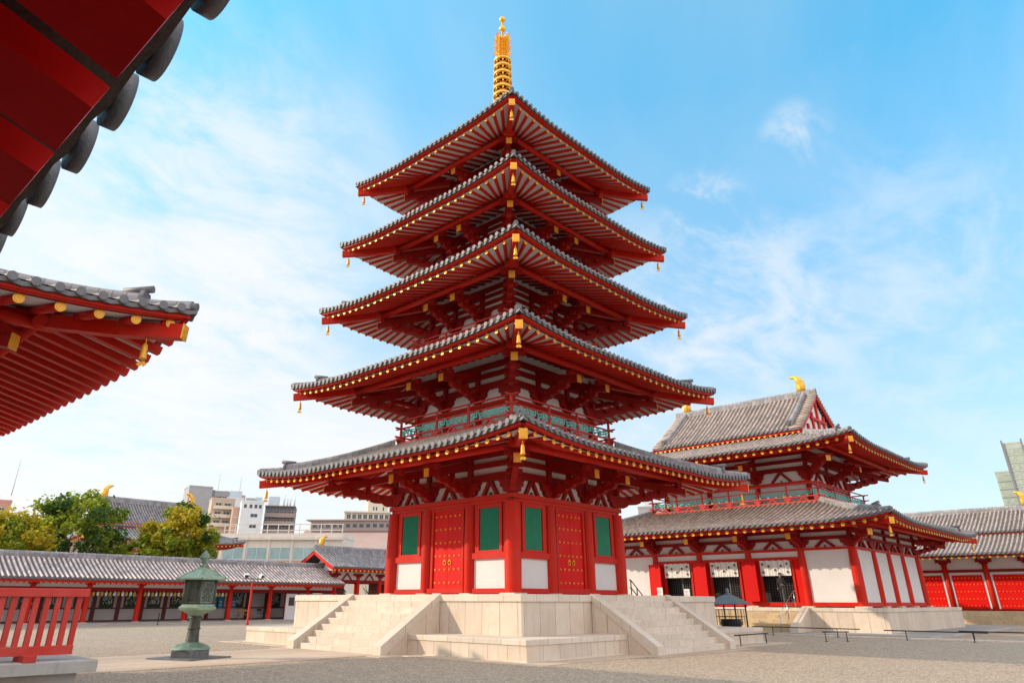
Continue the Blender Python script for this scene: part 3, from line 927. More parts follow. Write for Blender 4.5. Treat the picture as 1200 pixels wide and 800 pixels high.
# ------------------------------------------------------------------ bracket zone under the eaves
def mirror(poly): return poly + [(-x, z) for x, z in reversed(poly)]
CLOUD_HALF = [(0.15, 0.0), (0.20, 0.07), (0.36, 0.09), (0.44, 0.20), (0.40, 0.26), (0.54, 0.30), (0.60, 0.42), (0.56, 0.48), (0.66, 0.56), (0.68, 0.62)]
def bracket_zone(root, halves, cols, zb, o_t, ztop, sv=1.0, strips=((0.62, 0.95), (1.22, 1.46), (1.66, 1.95)), lam=True, hb=0.0, corner=True, tails=None, rots=None, lam_sz=0.42):
    """plaster frieze with beams, cloud brackets, struts and the projecting tail brackets.
    halves: [(distance of wall plane, rotation k)], cols: {k: column positions along that wall}"""
    for half, k, cs in halves:
        rz = k * math.pi / 2
        w = max(cs)
        y = -half
        mb = MB(); mb.box(-w, w, y + 0.02, y + 0.16, zb, ztop)
        mb.build('frieze_wall', 'plaster', root, rz)
        for a, b in strips:
            mb = MB(); mb.box(-w - 0.28, w + 0.28, y - 0.10, y + 0.10, zb + a * sv, min(zb + b * sv, ztop - 0.02))
            mb.build('frieze_beam', 'red_dark', root, rz)
        for x in cs:
            mb = MB()
            q = [(a, b * sv) for a, b in CLOUD_HALF]
            poly = mirror(q)
            if abs(abs(x) - w) < 0.01:
                poly = ([(0.0, q[-1][1]), (0.0, 0.0)] + q) if x < 0 else ([(-a, b) for a, b in reversed(q)] + [(0, 0), (0, q[-1][1])])
            mb.prism(poly, (x, y - 0.07, zb), (1, 0, 0), (0, 0, 1), 0.20)
            mb.box(x - 0.12, x + 0.12, y - 0.145, y + 0.02, zb + 0.6 * sv, min(zb + 1.9 * sv, ztop - 0.01))
            for sg in (-1, 1):
                if (abs(abs(x) - w) < 0.01) and sg * x > 0: continue
                mb.box(x + sg * 0.42 - 0.09, x + sg * 0.42 + 0.09, y - 0.16, y, zb + 0.44 * sv, zb + 0.60 * sv)
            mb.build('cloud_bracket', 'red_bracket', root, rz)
        if lam:
            for a, b in zip(cs[:-1], cs[1:]):
                m = (a + b) / 2
                if b - a < 1.6: continue
                mb = MB()
                for sg in (-1, 1):
                    mb.beam((m + sg * lam_sz, y - 0.05, zb + 0.01), (m + sg * 0.05, y - 0.05, zb + 0.60 * sv), 0.16, 0.15, up=(0, 1, 0))
                mb.build('forked_strut', 'red_dark', root, rz)
                mb = MB(); mb.prism([(-0.07, 0.02), (0.07, 0.02), (0, 0.16)], (m, y - 0.02, zb), (1, 0, 0), (0, 0, 1), 0.12)
                mb.build('strut_mark', 'copper_dark', root, rz)
        tl = tails[k] if tails else [x for x in cs if abs(abs(x) - w) > 0.01]
        for x in tl: tail_bracket(root, (x, y), (0, -1), o_t, zb, sv, rz, 1.0)
        if corner:
            tail_bracket(root, (w, y), (0.7071, -0.7071), o_t * 1.414, zb, sv, rz, 1.414)

def tail_bracket(root, p, dr, o_t, zb, sv, rz, st):
    U = Vector((dr[0], dr[1], 0))
    s = o_t / 2.6
    low = [(0.0, 0.04), (0.34, 0.04), (0.46, 0.11), (0.50, 0.20), (0.80, 0.22), (0.93, 0.28), (0.97, 0.37), (1.26, 0.38), (1.38, 0.44), (1.42, 0.52), (1.80, 0.53), (1.92, 0.58), (1.95, 0.66)]
    poly = [(a * s, b * sv) for a, b in low] + [(1.95 * s, 0.88 * sv), (1.3 * s, 0.86 * sv), (1.1 * s, 0.76 * sv), (0.75 * s, 0.70 * sv), (0.60 * s, 0.60 * sv), (0.0, 0.56 * sv)]
    mb = MB()
    mb.prism(poly, (p[0], p[1], zb), U, (0, 0, 1), 0.24)
    tail = [(o_t, 0.69 * sv), (o_t, 0.69 * sv + 0.30), (0.0, 1.66 * sv), (0.0, 1.66 * sv - 0.34), (1.6 * s, 0.86 * sv)]
    mb.prism(tail, (p[0], p[1], zb), U, (0, 0, 1), 0.235)
    mb.prism([(0.95 * s, 0.70 * sv), (1.12 * s, 0.70 * sv), (1.12 * s, 1.12 * sv), (0.95 * s, 1.16 * sv)], (p[0], p[1], zb), U, (0, 0, 1), 0.20)
    # bearing blocks on the steps of the arm
    W = Vector((-U.y, U.x, 0))
    for o, z in ((0.62, 0.50), (1.15, 0.66), (1.70, 0.80)):
        c = Vector((p[0], p[1], zb)) + U * (o * s) + Vector((0, 0, z * sv))
        mb.beam(c - W * 0.34, c + W * 0.34, 0.20, 0.18)
    # cross arm carrying the purlin
    c = Vector((p[0], p[1], zb)) + U * (o_t * 0.90) + Vector((0, 0, 0.69 * sv + 0.42))
    mb.beam(c - W * 0.5, c + W * 0.5, 0.22, 0.22)
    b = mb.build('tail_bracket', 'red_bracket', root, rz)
    mb = MB()
    c = Vector((p[0], p[1], zb + 0.69 * sv + 0.16)) + U * (o_t + 0.002)
    mb.beam(c, c + U * 0.03, 0.30, 0.36)
    for a in (-0.07, 0.07):
        for z in (-0.09, 0.09):
            mb.beam(c + U * 0.03 + W * a + Vector((0, 0, z)), c + U * 0.042 + W * a + Vector((0, 0, z)), 0.10, 0.12)
    pl = mb.build('end_plate', 'gold', b)
    return b

def fretwork(mb, x0, x1, y, z0, z1):
    """interlocked key pattern of thin bars between two rails"""
    h = z1 - z0; w = h * 0.72; t = 0.068
    n = max(1, int(round((x1 - x0) / w))); w = (x1 - x0) / n
    for i in range(n):
        a = x0 + i * w; z = (z0 + z1) / 2
        if i % 2 == 0:
            mb.box(a + t, a + t + t, y - 0.02, y + 0.02, z0, z0 + h * 0.72)
            mb.box(a + 2 * t, a + w * 1.25, y - 0.0195, y + 0.0195, z0 + h * 0.60, z0 + h * 0.60 + t)
            mb.box(a + w * 0.55, a + w * 0.55 + t, y - 0.02, y + 0.02, z0, z0 + h * 0.38)
        else:
            mb.box(a + w * 0.5, a + w * 0.5 + t, y - 0.02, y + 0.02, z0 + h * 0.28, z1)
            mb.box(a - w * 0.3, a + w * 0.5, y - 0.0195, y + 0.0195, z0 + h * 0.28, z0 + h * 0.28 + t)
            mb.box(a + w * 0.95, a + w * 0.95 + t, y - 0.02, y + 0.02, z0 + h * 0.66, z1)

def balcony(root, hx, hy, zf, posts, rails, fret=True, sides=(0, 1, 2, 3), strut=True, cx=0.1):
    """red railed gallery round an upper storey; rails = heights above zf (base, lower, upper, top)"""
    mb = MB()
    mb.box(-hx - 0.02, hx + 0.02, -hy - 0.02, hy + 0.02, zf - 0.16, zf - 0.02)
    g = mb.build('gallery_floor', 'red_dark', root)
    for k in sides:
        half, he = ((hy, hx), (hx, hy), (hy, hx), (hx, hy))[k]
        rz = k * math.pi / 2
        mb = MB(); y = -half
        ext = 0.38
        mb.box(-he - 0.16, he + 0.16, y - 0.09, y + 0.07, zf - 0.01, zf + 0.13)
        mb.box(-he - ext, he + ext, y - 0.04, y + 0.04, zf + rails[0] - 0.035, zf + rails[0] + 0.035)
        mb.box(-he - ext, he + ext, y - 0.04, y + 0.04, zf + rails[1] - 0.035, zf + rails[1] + 0.035)
        mb.cyl((-he - ext, y, zf + rails[2]), (he + ext, y, zf + rails[2]), 0.045, 0.045, 8)
        xs = posts[k]
        for x in xs:
            mb.box(x - 0.05, x + 0.05, y - 0.048, y + 0.048, zf + 0.13, zf + rails[2] - 0.02)
        if strut:
            for a, b in zip(xs[:-1], xs[1:]):
                m = (a + b) / 2
                for sg in (-1, 1):
                    mb.beam((m + sg * 0.30, y, zf + 0.13), (m, y, zf + rails[0] - 0.06), 0.09, 0.11, up=(0, 1, 0))
            for x in xs:
                mb.box(x - 0.28, x + 0.28, y - 0.08, y + 0.08, zf + rails[0] - 0.20, zf + rails[0] - 0.10)
                mb.box(x - 0.16, x + 0.16, y - 0.10, y + 0.10, zf + rails[0] - 0.30, zf + rails[0] - 0.22)
        r = mb.build('railing', 'red_rail', root, rz)
        if fret:
            for a, b in zip(xs[:-1], xs[1:]):
                mb = MB(); fretwork(mb, a + 0.07, b - 0.07, y, zf + rails[0] + 0.035, zf + rails[1] - 0.035)
                f = mb.build('fretwork', 'turquoise', r)

# ------------------------------------------------------------------ ground
def flat(name, x0, x1, y0, y1, z, mat, n=1):
    mb = MB(); mb.add([(x0, y0, z), (x1, y0, z), (x1, y1, z), (x0, y1, z)], [(0, 1, 2, 3)])
    return structure(mb.build(name, mat, recalc=False))
flat('ground', -2500, 2500, -2500, 2500, 0.0, 'gravel')
mb = MB(); mb.bbox(-2.75, 2.75, -21.6, -9.95, -0.1, 0.03, 0.008); structure(mb.build('stone_path', 'stone_path'))
mb = MB(); mb.bbox(-9.6, 9.6, -9.3, 9.3, -0.1, 0.02, 0.008); mb.bbox(-3.5, 3.5, -10.3, -9.2, -0.1, 0.024, 0.008); mb.bbox(9.2, 10.3, -3.5, 3.5, -0.1, 0.024, 0.008)
structure(mb.build('paved_apron', 'stone_path'))
mb = MB(); mb.bbox(-16, 40, 17.2, 17.75, -0.1, 0.07, 0.01); structure(mb.build('stone_kerb', 'stone_cap'))
mb = MB(); mb.bbox(-13.2, 13.2, 18.3, 41.6, -0.1, 0.10, 0.01); structure(mb.build('hall_apron', 'stone_grey'))
mb = MB(); mb.bbox(-37.0, -35.9, -32, 46, -0.1, 0.09, 0.01); structure(mb.build('drain_kerb', 'stone_grey'))

# ------------------------------------------------------------------ stone platform of the pagoda
ZP = 1.973
def stairs(root, y_wall, z_top, n, ws, a3, pw, rz, mat='stone_step'):
    run = (abs(a3) - 0.22 - abs(y_wall)) / (n - 1)
    mb = MB()
    for i in range(n - 1):
        z1 = z_top * (n - 1 - i) / n
        mb.bbox(-ws - 0.02, ws + 0.02, y_wall - run * (i + 1) - 0.02, y_wall + 0.3 - run * i * 0, 0.0 if i == n - 2 else z1 - 0.3, z1, 0.012)
    st = mb.build('stair', mat, root, rz)
    for s in (-1, 1):
        mb = MB()
        x = s * (ws + pw / 2)
        prof = [(y_wall + 0.02, 0.0), (y_wall + 0.02, z_top - 0.12), (-a3 + 0.14, 0.16), (-a3 + 0.14, 0.0)]
        mb.prism(prof, (x, 0, 0), (0, 1, 0), (0, 0, 1), pw - 0.06)
        mb.m = 1
        cap = [(y_wall + 0.03, z_top - 0.20), (y_wall + 0.03, z_top + 0.035), (-a3, 0.30), (-a3, 0.0), (-a3 + 0.19, 0.0)]
        mb.prism(cap, (x, 0, 0), (0, 1, 0), (0, 0, 1), pw)
        mb.build('balustrade', ['stone_slab', 'stone_cap'], root, rz)
    return st
plat = thing('stone_platform', 'two-stepped beige stone platform with broad stairs, under the tall pagoda', 'stone platform', (0, 0, 0))
A1, A2, ZL = 7.09, 8.58, 0.645
def skirt(mb, a, h0, h1):
    mb.box(-a, a, -a, a, h0, h1)
mb = MB(); skirt(mb, A2 - 0.03, 0.0, ZL - 0.16); mb.build('ledge_wall', 'stone_slab', plat)
mb = MB(); mb.bbox(-A2, A2, -A2, A2, ZL - 0.16, ZL, 0.015); mb.build('ledge_cap', 'stone_cap', plat)
mb = MB(); skirt(mb, A2 + 0.05, -0.05, 0.05); mb.build('footing', 'stone_cap', plat)
mb = MB(); skirt(mb, A1 - 0.05, ZL + 0.001, ZP - 0.24); mb.build('podium_wall', 'stone_slab', plat)
mb = MB(); mb.bbox(-A1, A1, -A1, A1, ZP - 0.24, ZP, 0.015); mb.build('podium_cap', 'stone_cap', plat)
for k in range(4): stairs(plat, -A1, ZP, 9, 2.5, 9.84, 0.48, k * math.pi / 2)

# ------------------------------------------------------------------ pagoda
pag = thing('five_storey_pagoda', 'tall red pagoda with five grey tiled roofs and a gilt spire', 'pagoda', (0, 0, ZP))
RT = (8.74, 7.92, 7.18, 6.64, 6.23); ZT = (7.13, 11.58, 15.93, 20.11, 24.26)
BB = (3.88, 3.20, 2.78, 2.45, 2.15); IN = (4.05, 3.45, 3.05, 2.75, 0.42)
ZTOP = (9.0, 13.5, 17.8, 22.0, 28.3); FL = (ZP, 9.02, 13.85, 18.15, 22.35)
PUR = (2.45, 2.35, 2.35, 2.25, 2.15)

def door_leaf(mb, x0, x1, y, z0, z1): mb.box(x0, x1, y - 0.03, y + 0.05, z0, z1)
def studs(mb, xs, zs, y, r=0.058):
    for z in zs:
        for x in xs:
            mb.cyl((x, y, z), (x, y - 0.03, z), r, r * 0.7, 8)
            mb.cyl((x, y - 0.03, z), (x, y - 0.05, z), r * 0.6, r * 0.15, 8)

# first storey, one side then turned to the others
STUDS = []
def pagoda_ground_floor():
    b = 3.88; y = -b; made = []
    zt = 5.62
    def P(mb, name, mat): o = mb.build(name, mat, pag); made.append(o); return o
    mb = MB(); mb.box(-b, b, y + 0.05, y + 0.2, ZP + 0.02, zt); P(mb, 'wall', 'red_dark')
    mb = MB(); mb.box(-b, b, y - 0.14, y + 0.1, ZP + 0.06, ZP + 0.25); P(mb, 'sill_beam', 'red_paint')
    mb = MB(); mb.box(-b - 0.22, b + 0.22, y - 0.24, y + 0.24, 5.76, 5.955); mb.box(-b - 0.10, b + 0.10, y - 0.15, y + 0.15, 5.62, 5.758); P(mb, 'head_beam', 'red_paint')
    for x in (-1.40, 1.40):
        mb = MB(); mb.lathe([(0.265, ZP + 0.08), (0.275, ZP + 1.2), (0.27, 4.2), (0.24, zt + 0.01)], 20, (x, y - 0.02)); P(mb, 'column', 'red_paint')
        mb = MB(); mb.bbox(x - 0.34, x + 0.34, y - 0.38, y + 0.3, ZP - 0.02, ZP + 0.07, 0.03); P(mb, 'column_base', 'stone_cap')
    mb = MB(); mb.lathe([(0.35, ZP + 0.08), (0.36, ZP + 1.2), (0.35, 4.2), (0.31, zt + 0.01)], 22, (b, y)); P(mb, 'column', 'red_paint')
    mb = MB(); mb.bbox(b - 0.42, b + 0.42, y - 0.42, y + 0.42, ZP - 0.02, ZP + 0.08, 0.03); P(mb, 'column_base', 'stone_cap')
    for s in (-1, 1):
        # window bay
        x0, x1 = sorted((s * 1.66, s * 3.56))
        mb = MB(); mb.box(x0, x1, y - 0.03, y + 0.06, ZP + 0.25, 3.40); P(mb, 'plaster_panel', 'plaster')
        w0, w1 = (x0 + x1) / 2 - 0.60, (x0 + x1) / 2 + 0.60
        mb = MB()
        mb.box(x0 - 0.06, x1 + 0.06, y - 0.16, y + 0.05, 3.38, 3.62)
        mb.box(w0 - 0.16, w0, y - 0.11, y + 0.06, 3.62, 5.615); mb.box(w1, w1 + 0.16, y - 0.11, y + 0.06, 3.62, 5.615)
        mb.box(w0, w1, y - 0.11, y + 0.06, 5.45, 5.615); mb.box(w0, w1, y - 0.11, y + 0.06, 3.622, 3.72)
        mb.box(w0 - 0.30, w0 - 0.20, y - 0.07, y + 0.06, 3.62, 5.61); mb.box(w1 + 0.20, w1 + 0.30, y - 0.07, y + 0.06, 3.62, 5.61)
        fr = P(mb, 'window_frame', 'red_paint')
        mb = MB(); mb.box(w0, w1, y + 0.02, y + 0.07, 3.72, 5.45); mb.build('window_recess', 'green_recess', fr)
        mb = MB(); nb = 11
        for i in range(nb):
            x = w0 + (w1 - w0) * (i + 0.5) / nb
            mb.prism([(-0.043, -0.02), (-0.043, 0.02), (0, 0.06), (0.043, 0.02), (0.043, -0.02)], (x, y - 0.01, 4.585), (1, 0, 0), (0, -1, 0), 1.728)
        mb.build('window_lattice', 'green_lattice', fr)
    # door bay
    mb = MB()
    for s in (-1, 1):
        x0, x1 = sorted((s * 0.93, s * 1.06)); mb.box(x0, x1, y - 0.12, y + 0.06, ZP + 0.25, 5.615)
    mb.box(-1.14, 1.14, y - 0.10, y + 0.06, 5.50, 5.614); mb.box(-1.16, 1.16, y - 0.2, y + 0.06, ZP + 0.07, ZP + 0.27)
    P(mb, 'door_frame', 'red_paint')
    for s in (-1, 1):
        x0, x1 = sorted((s * 0.008, s * 0.92))
        mb = MB(); door_leaf(mb, x0, x1, y - 0.02, ZP + 0.27, 5.50); d = P(mb, 'door', 'red_door')
        for z in (2.47, 3.02, 3.58, 4.15, 4.72, 5.28):
            for k in range(3): STUDS.append((d, x0 + 0.14 + k * 0.305, y - 0.05, z))
        mb = MB()
        c = Vector((s * 0.16, y - 0.07, 3.30))
        for i in range(12):
            a0, a1 = 2 * math.pi * i / 12, 2 * math.pi * (i + 1) / 12
            mb.cyl(c + Vector((math.cos(a0), 0, math.sin(a0))) * 0.09, c + Vector((math.cos(a1), 0, math.sin(a1))) * 0.09, 0.02, 0.02, 6)
        mb.cyl(c + Vector((0, 0.02, 0.09)), c + Vector((0, -0.03, 0.09)), 0.05, 0.04, 8)
        mb.build('door_ring', 'gold', d)
    turned = {o: rot4(o) for o in made}
    mb = MB(); studs(mb, [0], [ZP], 0); m = mb.build('door_stud', 'gold', pag)
    # on the two sides that face the courtyard corner
    for d, x, yy, z in STUDS:
        for p in (d, turned[d][0]):
            c = m.copy(); COL.objects.link(c); c.parent = p; c.location = (x, yy, z - ZP)
    bpy.data.objects.remove(m)
pagoda_ground_floor()

for i in range(5):
    r, zt, b = RT[i], ZT[i], BB[i]
    h = r + 0.18
    ze = zt + (0.07 if i == 0 else 0.12)
    D = h - IN[i]
    zb = zt - 1.18
    roof = hip_roof(pag, h, h, D, ze, ZTOP[i], 0.40, 5.0 if i < 3 else 4.4, 0.25 if i < 4 else 0.35, wall=h - b, purlin=PUR[i] + 0.18, tip=0.18, hip_inset=1.0)
    if i:
        half = b; cs = [-b, -0.36 * b, 0.36 * b, b] if i < 4 else [-b, 0.0, b]
        mb = MB(); mb.box(-b + 0.08, b - 0.08, -b + 0.08, b - 0.08, FL[i] - 0.6, zb + 0.02); mb.build('storey_wall', 'plaster', pag)
        for k in range(4):
            mb = MB(); mb.box(-b - 0.2, b + 0.2, -b - 0.12, -b + 0.12, zb - 0.22, zb - 0.003)
            mb.build('head_beam', 'red_paint', pag, k * math.pi / 2)
            for x in cs[:-1]:
                mb = MB(); mb.cyl((x, -b, FL[i] - 0.2), (x, -b, zb - 0.22), 0.17, 0.16, 12); mb.build('column', 'red_paint', pag, k * math.pi / 2)
    else:
        cs = [-b, -1.40, 1.40, b]
    tl = {k: ([-1.2, 1.2] if i == 0 else [x for x in cs if abs(abs(x) - b) > 0.01]) for k in range(4)}
    z_wall = ze - 0.30 + 0.30 * (h - b - 0.3)
    st = ((0.62, 0.95), (1.22, 1.46), (1.66, 1.95)) if i < 2 else ((0.60, 0.78), (0.98, 1.16), (1.36, 1.52), (1.70, 1.95))
    bracket_zone(pag, [(b, k, cs) for k in range(4)], None, zb, (r - PUR[i]) - b + 0.16, z_wall, 1.0, st, lam=(i == 0), tails=tl)
    if i in (1,):
        posts = {k: [-3.85, -1.12, 1.12, 3.85] for k in range(4)}
        balcony(pag, 3.85, 3.85, 9.06, posts, (0.38, 0.84, 1.26), fret=True)
    elif i >= 2:
        hb = b + 0.62
        posts = {k: [-hb, -hb * 0.33, hb * 0.33, hb] for k in range(4)}
        balcony(pag, hb, hb, FL[i] + 0.30, posts, (0.16, 0.30, 0.52), fret=False, strut=False)
    for k, where in ((0, 'front'), (1, 'right'), (3, 'left')):
        lvl = ('lowest', 'second', 'middle', 'fourth', 'topmost')[i]
        p = corner_tip(h, h, ze, 0.40, 0.18, 0.30, k)
        wind_bell(p, 'gilt wind bell under the %s corner of the %s pagoda roof' % (where, lvl), 'wind bells of the pagoda')
flush_caps(pag)

# gilt spire
sp = MB()
zb0 = 28.2
sp.box(-0.55, 0.55, -0.55, 0.55, zb0 - 0.25, zb0 + 0.55); sp.box(-0.68, 0.68, -0.68, 0.68, zb0 + 0.552, zb0 + 0.68)
spire = sp.build('spire', 'gold_spire', pag)
mb = MB(); mb.lathe([(0.62, zb0 + 0.68), (0.66, zb0 + 0.85), (0.55, zb0 + 1.1), (0.3, zb0 + 1.2), (0.66, zb0 + 1.38), (0.72, zb0 + 1.48), (0.2, zb0 + 1.5)], 20); mb.build('inverted_bowl', 'gold_spire', spire)
mb = MB(); mb.cyl((0, 0, zb0), (0, 0, 38.3), 0.13, 0.07, 12); mb.build('spire_mast', 'gold_spire', spire)
for k in range(9):
    z = 29.95 + 0.59 * k; r = 0.66 - 0.012 * k
    mb = MB()
    mb.lathe([(r - 0.16, z - 0.02), (r, z - 0.10), (r + 0.02, z + 0.10), (r - 0.05, z + 0.12), (r - 0.20, z + 0.03), (r - 0.16, z - 0.02)], 24)
    mb.lathe([(0.14, z - 0.09), (0.24, z - 0.09), (0.24, z + 0.12), (0.14, z + 0.12)], 12)
    for i in range(8):
        a = 2 * math.pi * i / 8
        mb.beam((math.cos(a) * 0.2, math.sin(a) * 0.2, z), (math.cos(a) * (r - 0.1), math.sin(a) * (r - 0.1), z), 0.10, 0.06)
        mb.lathe([(0.012, z - 0.30), (0.05, z - 0.28), (0.035, z - 0.16), (0.01, z - 0.10)], 6, (math.cos(a) * (r - 0.02), math.sin(a) * (r - 0.02)))
    mb.build('spire_ring', 'gold_spire', spire)
for k in range(8):
    a = k * math.pi / 4 + math.pi / 4
    U = Vector((math.cos(a), math.sin(a), 0))
    mb = MB()
    rr = random.Random(3)
    # pierced flame plate: a fan of curling tongues leaving gaps
    for j in range(11):
        z = 35.05 + j * 0.165
        w = 0.64 - 0.006 * j + 0.05 * math.sin(j * 1.7)
        mb.prism([(0.08, 0.0), (w * 0.55, 0.10), (w, 0.28), (w * 0.86, 0.30), (w * 0.5, 0.17), (0.08, 0.075)], (0, 0, z), U, (0, 0, 1), 0.05)
        mb.prism([(w * 0.5, 0.10), (w * 0.62, 0.06), (w * 0.66, 0.2), (w * 0.55, 0.22)], (0, 0, z), U, (0, 0, 1), 0.04)
    mb.build('flame_plate', 'gold_spire', spire)
for z, r in ((37.6, 0.24), (38.45, 0.22)):
    mb = MB(); mb.lathe([(0.08, z - r * 1.0)] + [(r * math.sin(math.pi * t / 8), z - r * math.cos(math.pi * t / 8)) for t in range(1, 8)] + [(0.02, z + r * 1.25)], 16)
    mb.build('finial_ball', 'gold_spire', spire)

# ------------------------------------------------------------------ copper lantern on the path
def octo(mb, prof, n=6, a0=0.0): mb.lathe(prof, n, (0, 0), a0, smooth=False)
lan = thing('bronze_lantern', 'tall green bronze lantern with a lotus foot, standing on the stone path', 'lantern', (-0.22, -15.15, 0.03))
A0 = R(35)
mb = MB(); mb.bbox(-0.92, 0.92, -0.92, 0.92, 0.03, 0.07, 0.01); mb.build('base_plate', 'lantern_stone', lan, R(20))
mb = MB(); octo(mb, [(0.66, 0.071), (0.66, 0.27), (0.63, 0.30)], 6, A0); mb.build('plinth', 'lantern_stone', lan)
mb = MB(); mb.lathe([(0.61, 0.29), (0.60, 0.33), (0.50, 0.40), (0.36, 0.46), (0.22, 0.50), (0.19, 0.52)], 24)
for k in range(12):
    a = 2 * math.pi * k / 12
    mb.lathe([(0.015, 0.30), (0.10, 0.33), (0.085, 0.39), (0.02, 0.43)], 8, (math.cos(a) * 0.44, math.sin(a) * 0.44))
mb.build('lotus_foot', 'copper_green', lan)
mb = MB(); mb.lathe([(0.22, 0.50), (0.20, 0.60), (0.185, 0.8), (0.175, 1.1), (0.19, 1.28)], 18)
for z in (0.56, 0.90, 1.22): mb.lathe([(0.19, z - 0.03), (0.22, z), (0.19, z + 0.03)], 18)
mb.build('shaft', 'copper_dark', lan)
mb = MB(); octo(mb, [(0.16, 1.26), (0.38, 1.36), (0.56, 1.43), (0.66, 1.46), (0.68, 1.53), (0.60, 1.57), (0.585, 1.62)], 6, A0); mb.build('gallery', 'copper_bright', lan)
mb = MB(); octo(mb, [(0.52, 1.60), (0.54, 2.38)], 6, A0); mb.build('fire_box', 'copper_dark', lan)
for k in range(6):
    a = A0 + k * math.pi / 3
    mb = MB(); mb.cyl((math.cos(a) * 0.545, math.sin(a) * 0.545, 1.60), (math.cos(a) * 0.56, math.sin(a) * 0.56, 2.38), 0.04, 0.04, 8); mb.build('corner_post', 'copper_dark', lan)
    am = a + math.pi / 6
    n = Vector((math.cos(am), math.sin(am), 0)); t = Vector((-n.y, n.x, 0))
    mb = MB(); c = n * 0.468
    for z in (1.68, 2.28): mb.beam(c - t * 0.22 + Vector((0, 0, z)), c + t * 0.22 + Vector((0, 0, z)), 0.03, 0.05)
    for s in (-1, 1): mb.beam(c + t * 0.21 * s + Vector((0, 0, 1.68)), c + t * 0.21 * s + Vector((0, 0, 2.28)), 0.04, 0.03, up=(n.x, n.y, 0))
    rr = random.Random(k)
    for q in range(46 if k % 2 else 10):
        p = c + t * rr.uniform(-0.18, 0.18) + Vector((0, 0, rr.uniform(1.72, 2.24))); a1 = rr.uniform(0, 6.28)
        d = t * math.cos(a1) * 0.045 + Vector((0, 0, math.sin(a1) * 0.045))
        mb.beam(p - d, p + d, 0.022, 0.02, up=(n.x, n.y, 0))
    mb.build('pierced_panel', 'copper_pale' if k % 2 else 'copper_dark', lan)
mb = MB(); octo(mb, [(0.50, 2.37), (0.86, 2.36), (0.875, 2.40), (0.60, 2.53), (0.34, 2.66), (0.16, 2.74), (0.10, 2.78)], 6, A0)
for k in range(6):
    a = A0 + k * math.pi / 3
    pr = [(0.87, 2.40), (0.60, 2.54), (0.34, 2.67), (0.12, 2.77)]
    for (r0, z0), (r1, z1) in zip(pr[:-1], pr[1:]): mb.cyl((math.cos(a) * r0, math.sin(a) * r0, z0), (math.cos(a) * r1, math.sin(a) * r1, z1), 0.022, 0.022, 6)
    mb.cyl((math.cos(a) * 0.84, math.sin(a) * 0.84, 2.40), (math.cos(a) * 0.97, math.sin(a) * 0.97, 2.43), 0.03, 0.015, 6)
mb.build('lantern_roof', 'copper_bright', lan)
mb = MB(); mb.lathe([(0.12, 2.77), (0.14, 2.81), (0.07, 2.84), (0.06, 2.90), (0.12, 2.93), (0.05, 2.95), (0.17, 3.03), (0.18, 3.09), (0.12, 3.18), (0.03, 3.29), (0.008, 3.33)], 14); mb.build('jewel_finial', 'copper_green', lan)

